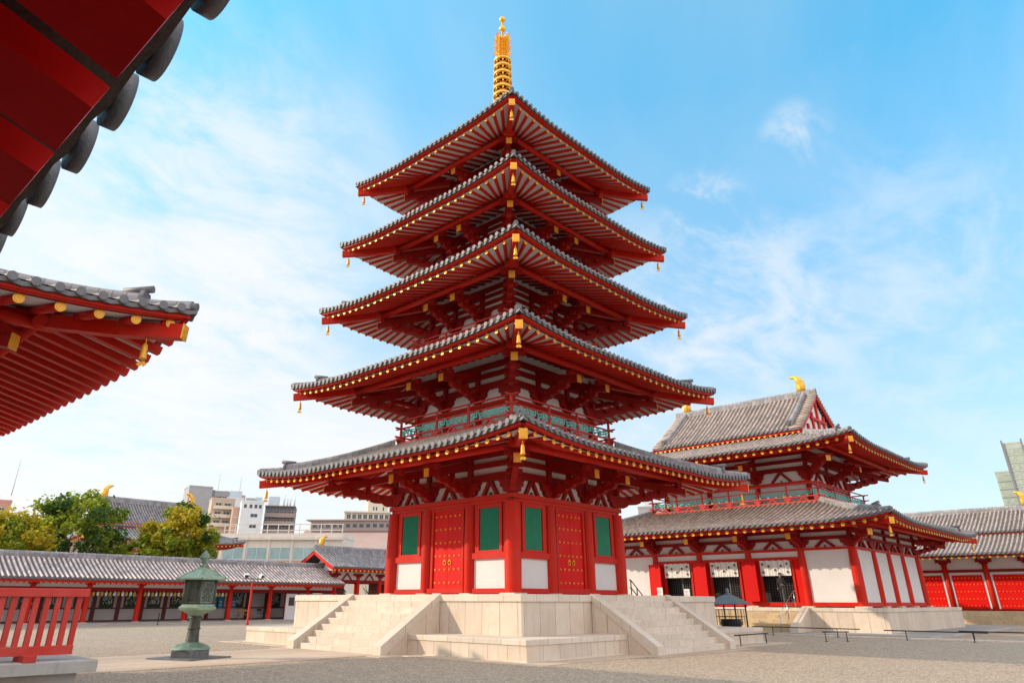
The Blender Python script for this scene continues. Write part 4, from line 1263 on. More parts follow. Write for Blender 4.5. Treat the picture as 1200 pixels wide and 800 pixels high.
# ------------------------------------------------------------------ golden hall (two storeys)
hall = thing('golden_hall', 'large red hall with white door curtains and a steep tiled gable roof', 'temple hall', (0, 30, 1.42))
HX, HY = 8.74, 7.0
S_COLS = [-8.74, -5.5, -1.85, 1.85, 5.5, 8.74]; E_COLS = [-7.0, -3.25, 0.0, 3.25, 7.0]
ZH = 1.42
def wall_side(k, half, cs, doors):
    rz = k * math.pi / 2; y = -half; w = cs[-1]
    top = 4.97
    mb = MB(); mb.box(-w - 0.15, w + 0.15, y - 0.13, y + 0.1, ZH + 0.05, ZH + 0.30); mb.build('sill_beam', 'red_paint', hall, rz)
    mb = MB(); mb.box(-w - 0.25, w + 0.25, y - 0.16, y + 0.12, top - 0.15, top - 0.002); mb.build('head_beam', 'red_paint', hall, rz)
    for x in cs[:-1] if k != 3 else cs:
        corner = abs(abs(x) - w) < 0.01
        r = 0.30 if corner else 0.25
        mb = MB(); mb.lathe([(r, ZH + 0.08), (r * 1.03, ZH + 1.2), (r, 3.9), (r * 0.86, top - 0.15)], 20, (x, y)); mb.build('column', 'red_paint', hall, rz)
        mb = MB(); mb.bbox(x - 0.4, x + 0.4, y - 0.4, y + 0.4, ZH - 0.02, ZH + 0.08, 0.03); mb.build('column_base', 'stone_cap', hall, rz)
    for i, (a, b) in enumerate(zip(cs[:-1], cs[1:])):
        m = (a + b) / 2
        if i in doors:
            mb = MB(); mb.box(a + 0.2, b - 0.2, y - 0.02, y + 0.1, 4.46, 4.80); mb.build('plaster_panel', 'plaster', hall, rz)
            mb = MB(); mb.box(a + 0.2, b - 0.2, y - 0.12, y + 0.12, 4.28, 4.459)
            mb.box(m - 1.18, m - 1.04, y - 0.10, y + 0.12, ZH + 0.30, 4.28); mb.box(m + 1.04, m + 1.18, y - 0.10, y + 0.12, ZH + 0.30, 4.28)
            mb.build('door_frame', 'red_paint', hall, rz)
            for s in (-1, 1):
                x0 = m + s * 1.2
                mb = MB(); a0, a1 = sorted((x0, m + s * ((b - a) / 2 - 0.12)))
                mb.box(a0, a1, y - 0.03, y + 0.06, ZH + 0.30, 4.28)
                if s < 0: mb.box(a0 - 0.45, a1, y - 0.55, y - 0.46, ZH + 0.34, 4.24)
                mb.build('door', 'red_door', hall, rz)
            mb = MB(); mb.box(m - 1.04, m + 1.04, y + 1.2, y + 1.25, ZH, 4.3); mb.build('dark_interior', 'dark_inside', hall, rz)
            mb = MB()
            n = 12
            for q in range(n + 1):
                x = m - 1.04 + 2.08 * q / n; mb.box(x - 0.012, x + 0.012, y + 0.5, y + 0.524, ZH + 0.3, 4.28)
            for q in range(17):
                z = ZH + 0.32 + q * 0.165; mb.box(m - 1.04, m + 1.04, y + 0.525, y + 0.545, z - 0.011, z + 0.011)
            mb.box(m - 0.05, m + 0.05, y + 0.47, y + 0.56, ZH + 0.3, 4.28)
            mb.build('grille', 'steel_dark', hall, rz)
        else:
            mb = MB(); mb.box(a, b, y - 0.02, y + 0.1, ZH + 0.30, 4.83); mb.build('plaster_panel', 'plaster', hall, rz)
for k in range(4):
    wall_side(k, (HY, HX)[k % 2], (S_COLS, E_COLS)[k % 2], (1, 2, 3) if k in (0, 2) else ())
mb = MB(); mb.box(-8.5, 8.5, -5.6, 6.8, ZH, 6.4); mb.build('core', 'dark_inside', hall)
zbl = 4.97
hx, hy = 12.5, 10.76; ze = 6.22; Dl = hx - 6.62
hip_roof(hall, hx, hy, Dl, ze, 8.10, 0.38, 5.0, 0.22, tp=0.36, rp=0.62, wall=hx - HX, purlin=1.9, tip=0.18, sl=0.28, hip_inset=1.0, tile='roof_tile_brown', rr=0.11)
zw = ze - 0.30 + 0.28 * (hx - HX - 0.3)
bracket_zone(hall, [(HY, 0, S_COLS), (HX, 1, E_COLS), (HY, 2, S_COLS), (HX, 3, E_COLS)], None, zbl, 1.75, zw, 0.72, ((0.66, 0.95), (1.3, 1.6), (1.95, 2.3)), lam=True, corner=True, lam_sz=0.60, tails={0: [-5.5, -1.85, 1.85, 5.5], 1: [], 2: [], 3: []})
UBX, UBY = 5.75, 4.01
mb = MB(); mb.box(-UBX + 0.05, UBX - 0.05, -UBY + 0.05, UBY - 0.05, 7.6, 9.68); mb.build('upper_wall', 'plaster', hall)
U_S = [-5.75, -1.95, 1.95, 5.75]; U_E = [-4.01, 0.0, 4.01]
balcony(hall, 6.6, 4.86, 8.08, {0: [-6.6, -4.4, -2.2, 0, 2.2, 4.4, 6.6], 2: [-6.6, -2.2, 2.2, 6.6], 1: [-4.86, -1.62, 1.62, 4.86], 3: [-4.86, 0, 4.86]}, (0.42, 0.90, 1.30))
for k in range(4):
    half, cs = ((UBY, U_S), (UBX, U_E))[k % 2]
    rz = k * math.pi / 2
    mb = MB(); mb.box(-cs[-1] - 0.2, cs[-1] + 0.2, -half - 0.13, -half + 0.1, 9.45, 9.678); mb.build('head_beam', 'red_paint', hall, rz)
    for x in cs[:-1]:
        mb = MB(); mb.cyl((x, -half, 7.9), (x, -half, 9.45), 0.2, 0.19, 14); mb.build('column', 'red_paint', hall, rz)
uhx, uhy = 10.73, 8.99; uze = 11.38
zw = uze - 0.30 + 0.28 * (uhx - UBX - 0.3)
bracket_zone(hall, [(UBY, 0, U_S), (UBX, 1, U_E), (UBY, 2, U_S), (UBX, 3, U_E)], None, 9.68, 2.45, zw, 1.12, ((0.64, 0.92), (1.18, 1.40), (1.66, 1.95)), lam=True, lam_sz=0.7)
hip_roof(hall, uhx, uhy, 4.75, uze, 13.0, 0.40, 5.0, 0.22, tp=0.36, rp=0.62, wall=uhx - UBX, purlin=2.5, tip=0.18, sl=0.28, hip_inset=1.1, tile='roof_tile_brown', name='upper_skirt_roof', rr=0.11)
GL = 6.18
gr = gable_roof(hall, 'x', GL, 4.75, 13.30, 16.75, 0.12, 0.36, 0.42, 'roof_tile_brown', 'gable_roof', (0.38, 0.36), rr=0.09, wall=0.8, verge=0.95, caps=True, capr=0.08)
mb = MB()
mb.box(-5.6, 5.6, -4.2, 4.2, 12.3, 13.05)
mb.build('gable_base', 'red_dark', hall)
for s in (-1, 1):
    mb = MB(); mb.prism([(-4.1, 12.6), (4.1, 12.6), (0, 16.3)], (s * 5.8, 0, 0), (0, 1, 0), (0, 0, 1), 0.1); mb.build('gable_wall', 'plaster', hall)
    mb = MB()
    for y in (-2.4, -1.2, 0, 1.2, 2.4):
        mb.box(s * 5.91 - 0.08, s * 5.91 + 0.08, y - 0.14, y + 0.14, 12.7, 16.2 - abs(y) * 0.92)
    mb.box(s * 5.93 - 0.1, s * 5.93 + 0.1, -3.4, 3.4, 13.15, 13.4)
    mb.box(s * 5.93 - 0.095, s * 5.93 + 0.095, -1.6, 1.6, 14.5, 14.7)
    mb.build('gable_strut', 'red_paint', hall)
flush_caps(hall)
for k, where in ((0, 'near'), (1, 'far right'), (3, 'left')):
    if k == 3: continue
    wind_bell(corner_tip(hx, hy, ze, 0.38, 0.18, 0.28, k) + Vector((0, 30, 0)), 'gilt wind bell under the %s corner of the lower roof of the curtained hall' % where, 'wind bells of the hall')
    wind_bell(corner_tip(uhx, uhy, uze, 0.40, 0.18, 0.28, k) + Vector((0, 30, 0)), 'gilt wind bell under the %s corner of the upper roof of the curtained hall' % where, 'wind bells of the hall')
roof_horn(Vector((5.1, 30, 17.15)), 'x', 1, 0.95, 'curled gilt horn on the right ridge end of the curtained hall', 'gilt ridge ends')
roof_horn(Vector((-5.1, 30, 17.15)), 'x', -1, 0.95, 'gilt horn on the left ridge end of the curtained hall, beside a pagoda eave', 'gilt ridge ends')

# its platform, stair and rails
hp = thing('hall_platform', 'low pale stone platform with a wide stair, under the curtained hall', 'stone platform', (0, 30, 0.10))
mb = MB(); mb.box(-10.55, 10.55, -8.85, 8.85, 0.10, ZH - 0.2); mb.build('platform_wall', 'stone_slab', hp)
mb = MB(); mb.bbox(-10.6, 10.6, -8.9, 8.9, ZH - 0.2, ZH, 0.015); mb.build('platform_cap', 'stone_cap', hp)
hp2 = MB()
n = 6; run = 0.36
for i in range(n - 1):
    z1 = 0.10 + (ZH - 0.10) * (n - 1 - i) / n
    hp2.bbox(-5.6, 5.6, -8.9 - run * (i + 1), -8.5, 0.10 if i == n - 2 else z1 - 0.3, z1, 0.012)
hp2.build('stair', 'stone_warm', hp)
for s in (-1, 1):
    mb = MB(); a3 = 8.9 + run * n + 0.1
    mb.prism([(-8.88, 0.10), (-8.88, ZH + 0.03), (-a3, 0.36), (-a3, 0.10)], (s * 5.9, 0, 0), (0, 1, 0), (0, 0, 1), 0.5); mb.build('balustrade', 'stone_cap', hp)

def handrail(x, label):
    t = thing('handrail', label, 'handrail', (x, 19.0, 0.1))
    mb = MB()
    y0, y1 = -0.3, 2.4
    for y, z in ((y0, 0.1), (y1, ZH)):
        mb.cyl((0, y, z), (0, y, z + 0.95), 0.028, 0.028, 8)
    mb.cyl((0, (y0 + y1) / 2, 0.7), (0, (y0 + y1) / 2, 1.72), 0.028, 0.028, 8)
    mb.build('post', 'steel', t)
    mb = MB()
    for dz in (0.95, 0.5):
        mb.cyl((0, y0 - (0.3 if dz > .6 else 0), 0.1 + dz - (0.15 if dz > .6 else 0)), (0, y1, ZH + dz), 0.024, 0.024, 8)
    mb.cyl((0, y1, ZH + 0.95), (0, y1 + 0.5, ZH + 0.95), 0.024, 0.024, 8)
    mb.build('rail', 'steel', t)
handrail(5.2, 'steel handrail on the right of the stair below the person')
t = thing('handrail', 'black handrail at the top of a stair, just right of the pagoda body', 'handrail', (2.35, 7.2, ZP))
for y, z in ((0.0, ZP), (0.55, ZP - 0.45), (2.3, ZP - 1.75)):
    mb = MB(); mb.cyl((0, y, z - 0.1), (0, y, ZP + 0.80 - y * 0.70), 0.03, 0.03, 8); mb.build('post', 'black_metal', t)
for dz in (0.80, 0.42):
    mb = MB(); mb.cyl((0, -0.12, ZP + dz), (0, 0.0, ZP + dz), 0.028, 0.028, 8); mb.cyl((0, 0.0, ZP + dz), (0, 2.4, ZP + dz - 1.68), 0.028, 0.028, 8); mb.build('rail', 'black_metal', t)

def noren(m, label):
    t = thing('door_curtain', label, 'door curtain', (m, 22.85, 3.3), 'white door curtains of the hall')
    for i in range(5):
        x0 = -1.04 + i * 0.416
        mb = MB(); mb.prism([(0, 0), (0.13, -0.02), (0.27, 0.02), (0.395, 0), (0.395, 0.012), (0.27, 0.032), (0.13, -0.008), (0, 0.012)], (x0, -0.02, 3.80), (1, 0, 0), (0, 1, 0), 0.96)
        st = mb.build('curtain_strip', 'cloth_white', t)
        mb = MB(); z = 3.98 if i % 2 == 0 else 3.55
        zs = (3.55, 4.05) if i in (0, 4) else (3.80 + 0.12 * (1 if i % 2 else -1),)
        for z in zs:
            c = Vector((x0 + 0.2, -0.055, z))
            for a in range(6):
                an = a * math.pi / 3
                mb.cyl(c + Vector((math.cos(an) * 0.05, 0, math.sin(an) * 0.05)), c + Vector((math.cos(an) * 0.05, -0.006, math.sin(an) * 0.05)), 0.035, 0.035, 8)
        mb.build('emblem', 'emblem', st)
    mb = MB(); mb.cyl((-1.06, 0.0, 4.27), (1.06, 0.0, 4.27), 0.02, 0.02, 6); mb.build('curtain_rod', 'red_dark', t)
noren(-3.675, 'white curtain strips with dark flower crests in the left doorway of the hall')
noren(0.0, 'white curtain strips with dark flower crests in the middle doorway of the hall')
noren(3.675, 'white curtain strips with dark flower crests over the doorway where a person stands')
for x, y, z, l in ((-5.0, 22.40, 2.05, 'white paper notice fixed low on the red door beside the left doorway'), (-3.05, 22.82, 1.95, 'white paper notice standing in the left doorway of the hall')):
    mb = MB(); mb.box(-0.22, 0.22, -0.02, 0.02, z - 0.0, z + 0.62)
    mb.m = 1
    for q in range(5): mb.box(-0.15, 0.15 - 0.05 * (q % 2), -0.024, -0.0205, z + 0.10 + q * 0.09, z + 0.125 + q * 0.09)
    tag(mb.build('notice', ['paper', 'emblem']), l, 'notice', None, (x, y, 0))

# ------------------------------------------------------------------ lecture hall behind, on the right
kodo = thing('lecture_hall', 'long red hall with gold studded doors, at the right edge', 'temple hall', (0, 62, 1.05))
ZK = 1.05
K_COLS = [-16.5 + 3.3 * i for i in range(11)]
for k in (0, 1, 2, 3):
    half = (7.0, 16.5)[k % 2]; cs = K_COLS if k % 2 == 0 else [-7.0, -3.5, 0, 3.5, 7.0]
    rz = k * math.pi / 2; y = -half; w = cs[-1]
    mb = MB(); mb.box(-w, w, y + 0.1, y + 0.2, ZK, 5.6); mb.build('wall', 'plaster', kodo, rz)
    mb = MB(); mb.box(-w - 0.2, w + 0.2, y - 0.12, y + 0.1, 4.30, 4.52); mb.box(-w - 0.2, w + 0.2, y - 0.10, y + 0.09, ZK + 0.02, ZK + 0.14); mb.build('tie_beam', 'red_dark', kodo, rz)
    for x in (cs[:-1]):
        mb = MB(); mb.cyl((x, y, ZK), (x, y, 5.0), 0.24, 0.22, 14); mb.build('column', 'red_paint', kodo, rz)
        mb = MB(); mb.box(x - 0.65, x + 0.65, y - 0.14, y + 0.12, 5.14, 5.34); mb.box(x - 0.35, x + 0.35, y - 0.16, y + 0.14, 4.99, 5.139); mb.box(x - 0.62, x - 0.42, y - 0.15, y + 0.1, 5.342, 5.5); mb.box(x + 0.42, x + 0.62, y - 0.15, y + 0.1, 5.342, 5.5)
        mb.build('cloud_bracket', 'red_dark', kodo, rz)
    if k in (0, 2):
        for a, b in zip(cs[:-1], cs[1:]):
            mb = MB(); mb.box(a + 0.44, b - 0.44, y - 0.02, y + 0.11, ZK + 0.15, 4.05); d = mb.build('door', 'red_door', kodo, rz)
            mb = MB(); studs(mb, [a + 0.62 + (b - a - 1.24) * q / 7 for q in range(8)], [1.45, 2.05, 2.65, 3.25, 3.8], y - 0.02, 0.05); mb.build('door_studs', 'gold', d)
            mb = MB()
            for x in (a + 0.32, b - 0.32): mb.box(x - 0.06, x + 0.06, y - 0.01, y + 0.105, ZK + 0.15, 4.15)
            mb.box(a + 0.26, b - 0.26, y - 0.012, y + 0.104, 4.12, 4.24)
            mb.build('white_jamb', 'plaster', d)
khx, khy = 19.8, 10.3
hip_roof(kodo, khx, khy, 5.0, 5.75, 7.55, 0.35, 5.0, 0.2, tp=0.36, rp=0.6, wall=khx - 16.5, sl=0.26, tile='roof_tile_brown', tip=0.18, rr=0.10, name='lower_roof')
gable_roof(kodo, 'x', 14.8, 5.5, 7.85, 10.15, 0.1, 0.36, 0.42, 'roof_tile_brown', 'upper_roof', (0.38, 0.32), rr=0.09, wall=0.8, verge=0.9, eave_mat='brown_red')
mb = MB(); mb.box(-14.2, 14.2, -5.0, 5.0, 7.0, 7.75); mb.build('gable_base', 'red_dark', kodo)
flush_caps(kodo)
roof_horn(Vector((13.5, 62, 10.55)), 'x', 1, 0.95, 'curled gilt horn at the right edge, in front of the towers', 'gilt ridge ends')
mb = MB(); mb.bbox(-22, 22, -10.2, 10.2, 0, ZK, 0.02); tag(mb.build('stone_platform', 'stone_warm'), 'long sunlit stone base under the gold studded doors', 'stone platform', None, (0, 62, 0))

# ------------------------------------------------------------------ roofed corridors
def corridor(name, label, axis, c, L, pitch, ze, zr, half, colh, off, faces, first=0.0, wall_s=1, roofmat='roof_tile_pale', win=True, doors_at=(), valance=True):
    """covered walk: open columns on the courtyard side (local +n), plaster wall with lattice windows on the other"""
    t = thing(name, label, 'corridor', (c[0], c[1], 0.0))
    gable_roof(t, axis, L, half, ze, zr, 0.12, 0.35, 0.42, roofmat, 'roof', (0.34, 0.34), rr=0.10 if axis == 'x' else 0.075, wall=half - 0.4, box_rafters=(axis == 'x'), sl=0.33,
               soffit='board_red' if axis == 'x' else 'board_white', **(dict(eave_in=0.30, antefix=0.10, dn=28, dt=0.045, raft_wh=(0.265, 0.085), raft_out=0.085) if axis == 'x' else {}))
    flush_rafters(t, 100, 'red_door' if axis == 'x' else 'red_paint')  # on axis x a brighter red stands in for light bounced onto the rafters
    e = Vector((1, 0, 0)) if axis == 'x' else Vector((0, 1, 0))
    n = Vector((0, 1, 0)) if axis == 'x' else Vector((1, 0, 0))
    def bx(mb, a0, a1, n0, n1, z0, z1):
        p, q = e * a0 + n * n0, e * a1 + n * n1
        mb.box(min(p.x, q.x), max(p.x, q.x), min(p.y, q.y), max(p.y, q.y), z0, z1)
    mb = MB(); bx(mb, -L + 0.2, L - 0.2, -off - 0.7, off + 0.75, -0.1, 0.16); mb.build('floor', 'stone_grey', t)
    k0 = math.ceil((-L + 0.4 - first) / pitch); k1 = math.floor((L - 0.4 - first) / pitch)
    cs = [first + k * pitch for k in range(k0, k1 + 1)]
    for a in cs:
        p = e * a + n * off
        mb = MB(); mb.lathe([(0.195, 0.15), (0.20, 1.2), (0.175, colh - 0.18)], 14, (p.x, p.y)); mb.build('column', 'red_paint', t)
        mb = MB(); bx(mb, a - 0.24, a + 0.24, off - 0.24, off + 0.24, 0.155, 0.20); mb.build('column_base', 'stone_cap', t)
        mb = MB(); bx(mb, a - 0.36, a + 0.36, off - 0.11, off + 0.11, colh - 0.18, colh); bx(mb, a - 0.2, a + 0.2, off - 0.13, off + 0.13, colh - 0.26, colh - 0.181); bx(mb, a - 0.08, a + 0.08, off - 0.5, off + 0.6, colh + 0.001, colh + 0.13)
        mb.build('bracket', 'red_paint', t)
    for s in (1, -1):
        mb = MB(); bx(mb, -L + 0.3, L - 0.3, s * off - 0.07, s * off + 0.07, colh - 0.62, colh - 0.36); mb.build('tie_beam', 'red_dark', t)
        mb = MB(); bx(mb, -L + 0.3, L - 0.3, s * off - 0.09, s * off + 0.09, colh + 0.135, colh + 0.3); mb.build('eave_beam', 'red_paint', t)
        mb = MB(); bx(mb, -L + 0.3, L - 0.3, s * off - 0.02, s * off + 0.02, colh - 0.358, colh + 0.134); mb.build('plaster_frieze', 'plaster', t)
    # outer wall
    y = -off
    mb = MB(); bx(mb, -L + 0.3, L - 0.3, y - 0.06, y + 0.0, 0.16, colh - 0.62); mb.build('outer_wall', 'plaster', t)
    mb = MB(); bx(mb, -L + 0.3, L - 0.3, y - 0.0, y + 0.10, 1.06, 1.16); bx(mb, -L + 0.3, L - 0.3, y, y + 0.11, 0.16, 0.24); mb.build('wall_rail', 'brown_red', t)
    rr = random.Random(5)
    for i, (a, b) in enumerate(zip(cs[:-1], cs[1:])):
        m = (a + b) / 2
        for x in (a, m):
            mb = MB(); bx(mb, x - 0.14, x + 0.14, y + 0.0, y + 0.16, 0.161, colh - 0.62); mb.build('wall_post', 'brown_red', t)
        if not win: continue
        for x in (a + pitch / 4, m + pitch / 4):
            if rr.random() < 0.12: continue
            mb = MB(); w = 0.50
            for s in (-1, 1): bx(mb, x + s * w - 0.05, x + s * w + 0.05, y + 0.0, y + 0.12, 1.161, colh - 0.62)
            fr = mb.build('window_frame', 'brown_red', t)
            mb = MB(); bx(mb, x - w + 0.05, x + w - 0.05, y + 0.0, y + 0.03, 1.161, colh - 0.62); mb.build('window_pane', 'dark_inside', fr)
            mb = MB()
            for q in range(9): bx(mb, x - w + 0.1 + q * 0.1, x - w + 0.13 + q * 0.1, y + 0.031, y + 0.06, 1.161, colh - 0.62)
            mb.build('window_lattice', 'green_lattice', fr)
            mb = MB()
            for q in range(34):
                u = x + rr.uniform(-w + 0.1, w - 0.1); z = rr.uniform(1.35, colh - 0.8)
                bx(mb, u - 0.03, u + 0.03, y + 0.062, y + 0.075, z, z + rr.uniform(0.10, 0.24))
            mb.build('paper_strips', 'paper', fr)
    return t, cs
# axis 'y': n = +x, the courtyard side of the west corridor
wc, wcs = corridor('roofed_corridor', 'long low corridor with red columns and lattice windows, behind the bronze lantern', 'y', (-40.0, -8.5), 25.5, 3.9, 3.20, 4.72, 3.5, 2.98, 2.0, None, first=6.7)
sc_, scs = corridor('roofed_corridor', 'red eave of a corridor close overhead in the top left corner', 'x', (24.0, -30.22), 14.5, 3.9, 3.2, 4.75, 3.5, 2.98, 2.0, None, first=-3.2, roofmat='roof_tile_grey', win=False)
corridor('roofed_corridor', 'corridor wing beyond the red side gate, hidden mostly by the pagoda', 'y', (-40.0, 37.0), 11.0, 3.9, 3.20, 4.72, 3.5, 2.98, 2.0, None, first=0.0)

# valance of hanging cloth, bench, chairs, banners in the west corridor
mb = MB()
q = 0
for i in range(len(wcs) - 1):
    a, b = wcs[i] - 8.5 + 0.25, wcs[i + 1] - 8.5 - 0.25
    if a < -12 or b > 8: continue
    n = 11
    for k in range(n):
        x = a + (b - a) * (k + 0.5) / n
        mb.m = k % 2
        mb.lathe([(0.06, 2.02), (0.10, 2.06), (0.10, 2.26), (0.05, 2.31), (0.015, 2.36)], 8, (0, x))
o = mb.build('hanging_lanterns', ['ochre_cloth', 'cloth_white'])
o['kind'] = 'stuff'; tag(o, 'row of small ochre and white lanterns under the corridor beam', 'lanterns', None, (-38.05, 0, 0))
for y, l in ((6.45, 'pale blue banner in the corridor, nearest the bronze lantern'), (7.05, 'pale blue banner left of the red column beside the bench'), (8.35, 'pale blue banner hanging above the bench in the corridor')):
    mb = MB(); mb.prism([(-0.22, 0), (-0.08, 0.03), (0.08, -0.02), (0.22, 0.01), (0.22, 0.03), (0.08, 0.0), (-0.08, 0.05), (-0.22, 0.02)], (0, 0, 1.55), (0, 1, 0), (1, 0, 0), 0.95)
    mb.m = 1
    for k in range(6): mb.box(0.045, 0.05, -0.15 + 0.1 * (k % 3), -0.08 + 0.1 * (k % 3), 1.3 + 0.25 * (k // 3), 1.42 + 0.25 * (k // 3))
    tag(mb.build('banner', ['blue_cloth', 'paper']), l, 'banner', 'blue banners in the corridor', (-41.6, y, 0))
t = thing('bench', 'orange brown wooden bench in the corridor right of the bronze lantern', 'bench', (-38.7, 8.1, 0.16))
mb = MB(); mb.bbox(-0.22, 0.22, -0.75, 0.75, 0.56, 0.62, 0.01); mb.build('seat', 'wood', t)
mb = MB(); mb.bbox(-0.26, -0.21, -0.75, 0.75, 0.80, 1.0, 0.01); mb.build('backrest', 'wood', t)
for y in (-0.62, 0.62):
    for x in (-0.19, 0.19):
        mb = MB(); mb.box(x - 0.03, x + 0.03, y - 0.03, y + 0.03, 0.16, 0.56 if x > 0 else 0.82); mb.build('leg', 'wood', t)
def chair(y, label):
    t = thing('folding_chair', label, 'chair', (-38.9, y, 0.16), 'chairs in the corridor')
    mb = MB(); mb.bbox(-0.21, 0.21, -0.21, 0.21, 0.60, 0.63, 0.01); mb.build('seat', 'black_metal', t)
    mb = MB(); mb.bbox(-0.23, -0.20, -0.21, 0.21, 0.85, 1.05, 0.01); mb.build('backrest', 'black_metal', t)
    for s in (-1, 1):
        mb = MB(); mb.cyl((0.22, s * 0.2, 0.16), (-0.2, s * 0.2, 1.0), 0.015, 0.015, 6); mb.build('leg', 'steel', t)
        mb = MB(); mb.cyl((-0.22, s * 0.19, 0.16), (0.15, s * 0.19, 0.60), 0.015, 0.015, 6); mb.build('leg', 'steel', t)
chair(9.6, 'dark folding chair in the corridor, left of the white door')
chair(10.35, 'second dark folding chair in the corridor, nearest the white door')
t = thing('white_door', 'white door with a small dark window in the corridor left of the pagoda stair', 'door', (-37.9, 12.1, 0.16))
mb = MB(); mb.box(-0.04, 0.04, -0.62, 0.62, 0.16, 2.3); mb.build('leaf', 'plaster', t)
mb = MB(); mb.box(0.04, 0.055, -0.30, 0.30, 1.3, 2.0); mb.build('window', 'glass_dark', t)
mb = MB(); mb.box(-0.05, 0.07, 0.62, 0.72, 0.16, 2.35); mb.box(-0.05, 0.07, -0.72, -0.62, 0.16, 2.35); mb.build('frame', 'brown_red', t)
t = thing('partition', 'white partition with a red lattice rail in the corridor, right of the white door', 'partition', (-37.9, 15.0, 0.16))
mb = MB(); mb.box(-0.04, 0.04, -2.1, 2.1, 0.16, 2.3); mb.build('panel', 'plaster', t)
mb = MB()
for z in (0.3, 1.15, 1.75): mb.box(0.04, 0.09, -2.1, 2.1, z, z + 0.07)
for k in range(6): mb.box(0.041, 0.088, -2.1 + k * 0.83, -2.03 + k * 0.83, 1.15, 1.8)
mb.build('rail', 'brown_red', t)

# floodlight pole in front of that corridor
t = thing('floodlight_pole', 'slim red pole with two white floodlights, right of the bronze lantern', 'lamp post', (-30.4, 3.7, 0))
mb = MB(); mb.lathe([(0.13, 0.0), (0.12, 0.1), (0.085, 0.16), (0.075, 2.95), (0.03, 3.05)], 12); mb.build('pole', 'red_paint', t)
mb = MB(); mb.cyl((0, -0.85, 3.28), (0, 0.85, 3.28), 0.035, 0.035, 8); mb.cyl((0, 0, 3.0), (0, 0, 3.28), 0.03, 0.03, 8); mb.build('crossbar', 'black_metal', t)
for s in (-1, 1):
    mb = MB(); mb.cyl((0, s * 0.65, 3.27), (0, s * 0.65, 3.42), 0.02, 0.02, 6); mb.beam((0.0, s * 0.62, 3.54), (0.22, s * 0.70, 3.44), 0.34, 0.28); l = mb.build('lamp_head', 'paper', t)
    mb = MB(); mb.beam((0.222, s * 0.70, 3.439), (0.235, s * 0.705, 3.433), 0.28, 0.20); mb.build('lens', 'glass_dark', l)
for x, y, l in ((-34.9, -1.3, 'short black post on the gravel left of the bronze lantern'), (-34.9, 1.6, 'short black post on the gravel just behind the bronze lantern shaft'), (-34.9, 13.6, 'short black post by the kerb left of the pagoda stair')):
    mb = MB(); mb.lathe([(0.06, 0.0), (0.05, 0.04), (0.035, 0.06), (0.03, 0.72), (0.045, 0.74), (0.045, 0.80), (0.02, 0.83)], 8)
    tag(mb.build('short_post', 'black_metal'), l, 'post', 'short posts by the corridor', (x, y, 0))

# red side gate of the west corridor
gate = thing('side_gate', 'red gabled side gate rising above the corridor, left of the pagoda', 'gate', (-40.0, 21.0, 0.16))
gable_roof(gate, 'y', 5.6, 3.6, 4.72, 6.35, 0.12, 0.36, 0.5, 'roof_tile_grey', 'roof', (0.42, 0.42), rr=0.09, wall=1.4, caps=True, sl=0.33)
for x in (2.0, -2.0):
    for y in (-4.2, -1.4, 1.4, 4.2):
        mb = MB(); mb.lathe([(0.23, 0.16), (0.235, 1.5), (0.2, 3.86)], 14, (x, y)); mb.build('column', 'red_paint', gate)
        mb = MB(); mb.box(x - 0.14, x + 0.14, y - 0.6, y + 0.6, 4.0, 4.2); mb.box(x - 0.2, x + 0.2, y - 0.3, y + 0.3, 3.86, 3.999); mb.build('cloud_bracket', 'red_dark', gate)
    mb = MB(); mb.box(x - 0.1, x + 0.1, -4.6, 4.6, 3.35, 3.62); mb.build('tie_beam', 'red_dark', gate)
    mb = MB(); mb.box(x - 0.03, x + 0.03, -4.5, 4.5, 3.621, 4.35); mb.build('plaster_frieze', 'plaster', gate)
    for y in (-2.8, 0, 2.8):
        mb = MB()
        for s in (-1, 1): mb.beam((x + 0.05, y + s * 0.55, 3.62), (x + 0.05, y, 4.2), 0.13, 0.12, up=(1, 0, 0))
        mb.build('forked_strut', 'red_dark', gate)
for y in (-4.25, 4.25):
    mb = MB(); mb.prism([(-2.2, 4.3), (2.2, 4.3), (0, 5.9)], (0, y, 0), (1, 0, 0), (0, 0, 1), 0.08); mb.build('gable_wall', 'plaster', gate)
    mb = MB(); mb.box(-2.3, 2.3, y - 0.12, y + 0.12, 4.2, 4.45); mb.box(-0.12, 0.12, y - 0.10, y + 0.10, 4.451, 5.85); mb.box(-1.2, 1.2, y - 0.11, y + 0.11, 5.0, 5.18); mb.build('gable_beam', 'red_dark', gate)
for y0, y1 in ((-4.0, -1.6), (1.6, 4.0)):
    mb = MB(); mb.box(-0.06, 0.06, y0, y1, 0.2, 3.34); d = mb.build('door', 'brown_red', gate)
    mb = MB()
    for z in (1.0, 1.8, 2.6): 
        for q in range(5): mb.cyl((0.06, y0 + 0.3 + q * 0.45, z), (0.09, y0 + 0.3 + q * 0.45, z), 0.045, 0.03, 8)
    mb.build('door_studs', 'gold', d)
mb = MB(); mb.bbox(-2.9, 2.9, -5.2, 5.2, -0.05, 0.16, 0.01); mb.build('floor', 'stone_grey', gate)
flush_caps(gate)
roof_horn(Vector((-40.0, 16.2, 6.72)), 'y', -1, 0.75, 'curled gilt horn on the near ridge end of the red side gate', 'gilt ridge ends')

